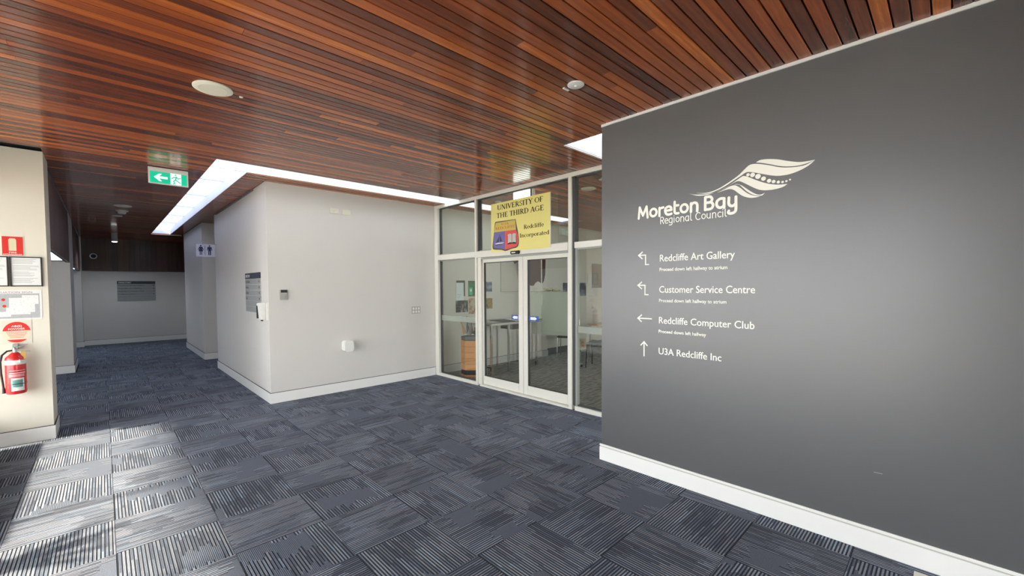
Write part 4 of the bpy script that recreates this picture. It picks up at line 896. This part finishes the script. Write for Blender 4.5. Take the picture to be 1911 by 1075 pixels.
fpoly('badge_top', seg(8, 172), SIGNRED, t, YS-0.0036, 0.0006); fpoly('badge_bottom', seg(-135, -45), SIGNRED, t, YS-0.0036, 0.0006)
text('lettering', 'AB(E)', (cx-0.035, YS-0.0042, 1.176), UX, UZ, 0.07, 0.018, PLAST, t, bold=0.02); text('lettering', 'POWDER', (cx-0.055, YS-0.0042, 1.148), UX, UZ, 0.11, 0.018, PLAST, t, bold=0.02)
mb = MB()
for i in range(5): mb.box((cx-0.07+0.006*i, YS-0.0042, 1.122-i*0.013), (cx+0.07-0.006*i, YS-0.0035, 1.126-i*0.013))
mb.build('small_print', LR, t)
# extinguisher
ex, ey = -0.636, 6.335
t = thing('fire_extinguisher', 'red fire extinguisher with white band hanging on the cream wall', 'extinguisher', (ex, ey, 0.53))
MB().lathe([(0.055, 0.53), (0.066, 0.535), (0.070, 0.55), (0.070, 0.865), (0.066, 0.885), (0.050, 0.905), (0.030, 0.925), (0.020, 0.935)], (ex, ey, 0), 40).build('cylinder', RED, t, smooth=True)
MB().lathe([(0.0708, 0.820), (0.0708, 0.862)], (ex, ey, 0), 40).build('band', PLAST, t, smooth=True)
def wrap(name, z0, z1, a0, a1, m, rr=0.0708):
    mb = MB(); k = 14
    for j in range(k+1):
        a = math.radians(a0+(a1-a0)*j/k); mb.v += [(ex+rr*math.cos(a), ey+rr*math.sin(a), z0), (ex+rr*math.cos(a), ey+rr*math.sin(a), z1)]
    mb.f = [(2*j, 2*j+2, 2*j+3, 2*j+1) for j in range(k)]; return mb.build(name, m, t, smooth=True)
wrap('label', 0.565, 0.690, -112, -38, PAPER); wrap('label_green', 0.600, 0.672, -106, -48, mat('label_teal', (0.12, 0.30, 0.27), 0.5), 0.0711)
wrap('label_text', 0.735, 0.742, -120, -30, PAPER); wrap('label_text', 0.760, 0.764, -120, -30, PAPER); wrap('label_text', 0.700, 0.728, -125, -35, mat('label_pink', (0.7, 0.3, 0.28), 0.5))
MB().lathe([(0.0718, 0.628), (0.0718, 0.634)], (ex, ey, 0), 40).build('strap', BLACK, t, smooth=True)
MB().lathe([(0.016, 0.93), (0.018, 0.95), (0.014, 0.975), (0.008, 0.985)], (ex, ey, 0), 20).build('valve', STEEL, t, smooth=True)
MB().hexa([(ex-0.02, ey-0.011, 0.965), (ex+0.085, ey-0.008, 1.005), (ex+0.085, ey+0.008, 1.005), (ex-0.02, ey+0.011, 0.965), (ex-0.02, ey-0.011, 0.972), (ex+0.085, ey-0.008, 1.010), (ex+0.085, ey+0.008, 1.010), (ex-0.02, ey+0.011, 0.972)]).build('lever', STEEL, t)
MB().hexa([(ex, ey-0.010, 0.945), (ex+0.10, ey-0.008, 0.932), (ex+0.10, ey+0.008, 0.932), (ex, ey+0.010, 0.945), (ex, ey-0.010, 0.952), (ex+0.10, ey-0.008, 0.938), (ex+0.10, ey+0.008, 0.938), (ex, ey+0.010, 0.952)]).build('carry_handle', STEEL, t)
MB().hexa([(ex+0.035, ey-0.04, 0.868), (ex+0.072, ey-0.04, 0.866), (ex+0.072, ey-0.037, 0.866), (ex+0.035, ey-0.037, 0.868), (ex+0.040, ey-0.015, 0.94), (ex+0.068, ey-0.015, 0.94), (ex+0.068, ey-0.012, 0.94), (ex+0.040, ey-0.012, 0.94)]).build('service_tag', mat('brass_tag', (0.62, 0.36, 0.08), 0.45), t)
MB().hexa([(ex+0.0, ey-0.075, 0.848), (ex+0.04, ey-0.074, 0.838), (ex+0.04, ey-0.072, 0.838), (ex, ey-0.073, 0.848), (ex-0.015, ey-0.05, 0.89), (ex+0.028, ey-0.048, 0.90), (ex+0.028, ey-0.046, 0.90), (ex-0.015, ey-0.048, 0.89)]).build('paper_tag', PAPER, t)
pts = [(ex-0.012, ey, 0.955), (ex-0.05, ey-0.005, 0.95), (ex-0.082, ey-0.01, 0.915), (ex-0.094, ey-0.01, 0.85), (ex-0.092, ey-0.01, 0.74), (ex-0.084, ey-0.01, 0.64), (ex-0.080, ey-0.01, 0.58)]
MB().tube(pts, 0.008, 8).build('hose', BLACK, t, smooth=True); hose_ = bpy.data.objects['hose']; MB().tube([(ex-0.081, ey-0.01, 0.60), (ex-0.079, ey-0.01, 0.545)], [0.009, 0.014], 10).build('nozzle', BLACK, hose_)
B((ex-0.018, ey+0.03, 0.955), (ex+0.018, YS, 1.012)).build('wall_bracket', FRAMEG, t, bevel=0.003)
# floor outlet plate
tag(B((3.03, -0.02, 0.0), (3.10, 0.104, 0.004)).build('floor_plate', PLASTC, bevel=0.0015), 'small cream floor plate on the carpet at the bottom right skirting', 'plate')

# ------------------------------------------------------------------ inside the glass room
# pictures on its wall
def pic(name, lab, cat, x0, x1, z0, z1, m, fr=None, y=YW):
    t = thing(name, lab, cat, ((x0+x1)/2, y, z0), 'pictures on the wall of the glass room')
    B((x0, y-0.006, z0), (x1, y-0.001, z1)).build('print', m, t)
    if fr: MB().box((x0-0.008, y-0.012, z0-0.008), (x1+0.008, y, z0)).box((x0-0.008, y-0.012, z1), (x1+0.008, y, z1+0.008)).box((x0-0.008, y-0.012, z0), (x0, y, z1)).box((x1, y-0.012, z0), (x1+0.008, y, z1)).build('frame', fr, t)
    return t
def blotch(name, c1, c2, c3, sc=9):
    M = bpy.data.materials.new(name); M.use_nodes = True; nt = M.node_tree; h = N(nt); tc = nt.nodes.new('ShaderNodeTexCoord')
    nt.links.new(h.ramp(h.noise(tc.outputs['Object'], sc, 3), [(0.38, c1), (0.52, c2), (0.64, c3)]), nt.nodes['Principled BSDF'].inputs['Base Color']); MT[name] = M; return M
t = pic('wall_poster', 'white typed sheet over a dark board seen through the left pane', 'poster', 4.64, 4.835, 1.37, 1.66, mat('board_dark', (0.05, 0.04, 0.04), 0.5))
B((4.63, YW-0.010, 1.294), (4.80, YW-0.0065, 1.618)).build('sheet', mat('sheet_blue', (0.66, 0.74, 0.78), 0.6), t)
mb = MB(); [mb.box((4.65, YW-0.0108, 1.34+i*0.03), (4.70+0.02*i, YW-0.0099, 1.348+i*0.03)) for i in range(3)]; mb.build('printed_lines', GREYPRINT, t)
t = pic('wall_poster', 'green poster with a white pin symbol behind the door frame', 'poster', 4.914, 5.12, 1.361, 1.655, blotch('print_green', (0.01, 0.10, 0.03), (0.03, 0.16, 0.05), (0.25, 0.12, 0.04)))
B((4.93, YW-0.009, 1.39), (5.01, YW-0.0065, 1.53)).build('green_label', mat('label_green', (0.05, 0.5, 0.25), 0.5), t)
MB().plate([(math.cos(a*math.pi/8)*0.02, math.sin(a*math.pi/8)*0.026) for a in range(16)], (4.97, YW-0.009, 1.475), UX, UZ, 0, 0.001).build('pin_symbol', PAPER, t)
pic('wall_photo', 'dark photograph of a pale rock seen through the left pane', 'photo', 4.62, 4.90, 1.073, 1.292, blotch('print_rock', (0.01, 0.015, 0.012), (0.03, 0.03, 0.03), (0.3, 0.3, 0.28), 11))
pic('wall_photo', 'pale floral print beside the dark rock photograph', 'photo', 4.92, 5.10, 1.029, 1.328, blotch('print_floral', (0.5, 0.46, 0.38), (0.42, 0.36, 0.25), (0.35, 0.12, 0.06), 14))
pic('wall_photo', 'blue grey photograph behind the left door glass', 'photo', 5.30, 5.50, 1.446, 1.637, blotch('print_blue', (0.03, 0.05, 0.08), (0.12, 0.17, 0.25), (0.3, 0.35, 0.4), 8))
pic('wall_photo', 'green and red photograph behind the left door glass', 'photo', 5.30, 5.51, 1.114, 1.318, blotch('print_garden', (0.10, 0.13, 0.03), (0.30, 0.28, 0.08), (0.35, 0.08, 0.05), 12))
t = thing('whiteboard', 'large thin-framed board on the far wall behind the left door', 'board', (6.25, YW, 1.43), None)
B((5.74, YW-0.008, 1.44), (6.42, YW, 2.30)).build('surface', mat('board_beige', (0.54, 0.52, 0.46), 0.6), t)
mb = MB().box((5.73, YW-0.014, 1.43), (6.43, YW, 1.443)).box((5.73, YW-0.014, 2.29), (6.43, YW, 2.303)).box((5.73, YW-0.014, 1.443), (5.742, YW, 2.29)).box((6.418, YW-0.014, 1.443), (6.43, YW, 2.29)); mb.build('frame', FRAMEG, t)
# brown hanging
hg = [(5.90,2.10),(5.98,2.05),(6.02,2.00),(6.12,2.05),(6.15,1.98),(6.235,1.72),(6.30,1.66),(6.42,1.60),(6.50,1.555),(6.575,1.560),(6.63,1.62),(6.72,1.655),(6.80,1.62),(6.845,1.60),(6.90,1.66),(6.94,1.80),(6.955,2.10),(6.955,2.25),(5.90,2.25)]
tag(MB().plate(hg, (0, 6.148, 0), UX, UZ, 0.0, 0.012).build('wall_hanging', mat('brown_felt', (0.075, 0.038, 0.034), 0.9, noise=0.15, nscale=12), tri=True), 'dark brown ragged-edged hanging on the wall behind the sliding doors', 'hanging')
tag(MB().tube([(5.78, 5.2, 1.47), (5.78, 5.2, HC)], 0.009, 8).build('ceiling_cord', mat('cord_cream', (0.75, 0.73, 0.62), 0.6)), 'pale cord hanging from the ceiling behind the right door', 'cord')  # slim pale cord hung from the ceiling
# umbrella stand: hexagonal, slatted
hx, hy, hr = 4.58, 5.77, 0.182
t = thing('umbrella_stand', 'orange slatted hexagonal timber stand holding umbrellas behind the left pane', 'stand', (hx, hy, 0))
def hexring(r0, z0, z1, rot=math.radians(180)): return [(hx+r0*math.cos(rot+math.pi/3*i), hy+r0*math.sin(rot+math.pi/3*i)) for i in range(6)]
def hexp(name, r, z0, z1, m):
    p = hexring(r, z0, z1, math.radians(195)); mb = MB(); mb.v = [(a, b, z0) for a, b in p]+[(a, b, z1) for a, b in p]
    mb.f = [tuple(range(5, -1, -1)), tuple(range(6, 12))]+[(i, (i+1) % 6, 6+(i+1) % 6, 6+i) for i in range(6)]; return mb.build(name, m, t, bevel=0.002)
hexp('core', hr-0.014, 0.03, 0.63, BLACK); hexp('plinth', hr+0.006, 0.001, 0.035, 'orange_wood'); hexp('base_band', hr-0.004, 0.035, 0.115, BLACK)
for i in range(5): hexp('slat', hr, 0.118+i*0.1015, 0.118+i*0.1015+0.096, 'orange_wood')
hexp('rim', hr-0.006, 0.628, 0.690, mat('rim_dark', (0.03, 0.03, 0.035), 0.4))
random.seed(11)
ums = [('brown timber-handled umbrella leaning left in the stand', (0.45, 0.22, 0.09), -0.06, 0.09, -0.11, 0.16, 0.98), ('black umbrella with straight handle, tallest in the stand', (0.02, 0.02, 0.025), -0.02, 0.05, -0.05, 0.06, 1.03),
       ('dark red umbrella lying low in the stand', (0.12, 0.02, 0.02), 0.05, 0.02, 0.03, 0.04, 0.93), ('grey folded umbrella at the front rim of the stand', (0.20, 0.22, 0.26), -0.05, 0.0, -0.07, -0.03, 0.80), ('black short umbrella at the right of the stand', (0.025, 0.02, 0.02), 0.05, -0.05, 0.02, -0.08, 0.84)]
for lab, col, a, b, c, d, zt in ums:
    u = thing('umbrella', lab, 'umbrella', (hx+a, hy+b, 0.69), 'umbrellas in the stand')
    mcol = mat('umbrella_'+lab.split()[0]+lab.split()[1], col, 0.5)
    p0, p1 = Vector((hx+a, hy+b, 0.722)), Vector((hx+c, hy+d, zt)); 
    MB().tube([p0, p0.lerp(p1, 0.35), p0.lerp(p1, 0.6)], [0.028, 0.024, 0.012], 10).build('canopy', mcol, u, smooth=True)
    MB().tube([p0.lerp(p1, 0.6), p0.lerp(p1, 0.75), p1], [0.008, 0.014, 0.016], 10).build('handle', mcol, u, smooth=True)
# glass console table
t = thing('console_table', 'smoked glass console table with chrome legs behind the left door', 'table', (5.4, 5.8, 0))
TG = glass('table_glass', (0.35, 0.37, 0.36), base=0.05)
for a, b in ((4.81, 5.50), (5.27, 5.55), (6.08, 5.62), (4.82, 6.10), (5.50, 6.12), (6.08, 6.15)):
    B((a-0.018, b-0.018, 0), (a+0.018, b+0.018, 0.90)).build('leg', CHROME, t, bevel=0.003)
MB().box((4.79, 5.49, 0.86), (6.10, 5.52, 0.90)).box((4.79, 6.10, 0.86), (6.10, 6.13, 0.90)).box((4.795, 5.52, 0.86), (4.825, 6.10, 0.90)).box((6.065, 5.52, 0.86), (6.095, 6.13, 0.90)).build('frame', CHROME, t)
B((4.785, 5.48, 0.902), (6.11, 6.15, 0.912)).build('top', mat('smoked_top', (0.05, 0.055, 0.052), 0.08), t, bevel=0.002)
MB().box((4.805, 5.52, 0.12), (4.825, 6.10, 0.14)).box((4.81, 5.60, 0.12), (6.08, 5.62, 0.135)).build('stretcher', CHROME, t)
B((5.35, 5.53, 0.76), (5.70, 5.85, 0.86)).build('drawer', BLACK, t)
t = thing('open_folder', 'pale open folder lying on the smoked glass table', 'folder', (5.4, 5.75, 0.913))
MB().hexa([(5.10,5.56,0.914),(5.42,5.52,0.914),(5.55,5.95,0.914),(5.20,6.0,0.914),(5.10,5.56,0.917),(5.42,5.52,0.917),(5.55,5.95,0.917),(5.20,6.0,0.917)]).build('cover', BLACK, t)
MB().hexa([(5.42,5.53,0.914),(5.78,5.50,0.914),(5.88,5.90,0.914),(5.55,5.95,0.914),(5.42,5.53,0.922),(5.78,5.50,0.922),(5.88,5.90,0.922),(5.55,5.95,0.922)]).build('page', mat('page_grey', (0.6, 0.62, 0.62), 0.5), t)
# display screen on castors
t = thing('display_screen', 'pale grey-green display screen on castor feet behind the right door', 'screen', (6.2, 5.3, 0))
a, b = Vector((6.12, 5.80, 0)), Vector((6.36, 4.78, 0)); dv = (b-a).normalized(); nv = Vector((dv.y, -dv.x, 0))
def sl(name, s0, s1, z0, z1, th, m):
    p = [a+dv*s0+nv*th, a+dv*s1+nv*th, a+dv*s1-nv*th, a+dv*s0-nv*th]; return MB().hexa([(q.x, q.y, z0) for q in p]+[(q.x, q.y, z1) for q in p]).build(name, m, t, bevel=0.002)
sl('panel', 0.02, 1.02, 0.60, 1.43, 0.012, mat('screen_green', (0.47, 0.50, 0.44), 0.75, noise=0.04, nscale=20)); sl('top_trim', 0.0, 1.04, 1.43, 1.442, 0.015, FRAMEG)
for s in (0.03, 1.01):
    sl('post', s-0.015, s+0.015, 0.07, 0.60, 0.012, STEEL); p = a+dv*s
    MB().hexa([(p.x+nv.x*k1+dv.x*k2, p.y+nv.y*k1+dv.y*k2, z) for z in (0.05, 0.08) for k1, k2 in ((-0.2, -0.015), (0.2, -0.015), (0.2, 0.015), (-0.2, 0.015))]).build('foot', STEEL, t)
    for k1 in (-0.18, 0.18):
        q = p+nv*k1; MB().lathe([(0.024, -0.01), (0.024, 0.01)], (q.x, q.y, 0.025), 14, 'Y').build('castor', BLACK, t)
# dried flowers on top of the screen
t = thing('dried_flowers', 'cream dried flower spray lying on top of the display screen', 'flowers', (6.2, 5.45, 1.443))
random.seed(21); mb = MB()
for i in range(34):
    q = a+dv*random.uniform(0.28, 0.66)+nv*random.uniform(-0.04, 0.04); z = 1.463+random.random()*0.04; r_ = random.uniform(0.008, 0.02)
    mb.lathe([(0.001, z-r_), (r_*0.8, z-r_*0.4), (r_, z), (r_*0.6, z+r_*0.6), (0.001, z+r_)], (q.x, q.y, 0), 6)
o = mb.build('blooms', mat('dried_cream', (0.62, 0.56, 0.36), 0.8, noise=0.3, nscale=60), t); mb = MB()
for i in range(8):
    s0 = random.uniform(0.25, 0.5); q, w2 = a+dv*s0, a+dv*(s0+random.uniform(0.15, 0.28)); mb.tube([(q.x, q.y, 1.447), (w2.x, w2.y, 1.452+random.random()*0.03)], 0.003, 5)
mb.build('stems', mat('stem_brown', (0.12, 0.10, 0.04), 0.8), t)
# chairs
def chair(lab, x, y, rz, seatm, legm, grp):
    t = thing('chair', lab, 'chair', (x, y, 0), grp); cs_, sn = math.cos(rz), math.sin(rz)
    def P(a, b, c): return (x+a*cs_-b*sn, y+a*sn+b*cs_, c)
    MB().hexa([P(-.22,-.22,.44),P(.22,-.22,.44),P(.21,.22,.43),P(-.21,.22,.43),P(-.22,-.22,.48),P(.22,-.22,.48),P(.21,.22,.47),P(-.21,.22,.47)]).build('seat', seatm, t, bevel=0.01)
    MB().hexa([P(-.21,.22,.55),P(.21,.22,.55),P(.21,.24,.55),P(-.21,.24,.55),P(-.20,.30,.86),P(.20,.30,.86),P(.20,.32,.86),P(-.20,.32,.86)]).build('backrest', seatm, t, bevel=0.008)
    for a_, b_ in ((-.2,-.2),(.2,-.2)): MB().tube([P(a_, b_, .45), P(a_*1.08, b_*1.1, 0)], 0.011, 8).build('leg', legm, t, smooth=True)
    for a_ in (-.2, .2): MB().tube([P(a_, .31, .80), P(a_, .22, .46), P(a_*1.08, .27, 0)], 0.011, 8).build('leg', legm, t, smooth=True)
chair('grey chair with black legs seen low through the right pane', 6.80, 4.62, math.radians(200), mat('chair_grey', (0.22, 0.24, 0.26), 0.6), BLACK, 'chairs in the glass room')
chair('black chair with chrome legs below the display screen', 7.22, 5.72, math.radians(-60), mat('chair_black', (0.02, 0.02, 0.022), 0.5), CHROME, 'chairs in the glass room')
# pale table and archive box
t = thing('side_table', 'peach topped low table seen through the right pane', 'table', (8.1, 5.2, 0))
B((7.45, 4.85, 0.70), (8.7, 5.4, 0.73)).build('top', mat('peach_top', (0.55, 0.42, 0.30), 0.5), t, bevel=0.003)
for a_, b_ in ((7.5, 4.9), (8.65, 4.9), (7.5, 5.35), (8.65, 5.35)): B((a_-0.015, b_-0.015, 0), (a_+0.015, b_+0.015, 0.70)).build('leg', STEEL, t)
t = thing('archive_box', 'cream box with red figures on a low stool beside the peach table', 'box', (6.93, 5.21, 0.262))
B((6.84, 5.10, 0.262), (7.02, 5.32, 0.475)).build('body', mat('box_cream', (0.62, 0.56, 0.40), 0.6), t, bevel=0.004)
text('lettering', '23', (6.93, 5.0995, 0.31), UZ, -UX, 0.12, 0.08, SIGNRED, t)
t = thing('low_stool', 'low grey stool carrying the cream box inside the glass room', 'stool', (6.93, 5.21, 0))
B((6.80, 5.08, 0.235), (7.06, 5.34, 0.26)).build('seat', MT['chair_grey'], t, bevel=0.004)
for a_, b_ in ((6.82, 5.10), (7.04, 5.10), (6.82, 5.32), (7.04, 5.32)): B((a_-0.01, b_-0.01, 0), (a_+0.01, b_+0.01, 0.235)).build('leg', STEEL, t)
# posters on the far wall
pic('wall_poster', 'blue grey landscape poster at the far right behind the glass', 'poster', 7.7, 8.6, 1.30, 1.62, blotch('print_sea', (0.04, 0.05, 0.08), (0.13, 0.16, 0.22), (0.3, 0.33, 0.38), 5))
pic('wall_poster', 'dark framed notice at the far right edge behind the glass', 'poster', 8.85, 9.3, 1.50, 2.1, mat('notice_brown', (0.22, 0.19, 0.15), 0.6), FRAMEG)
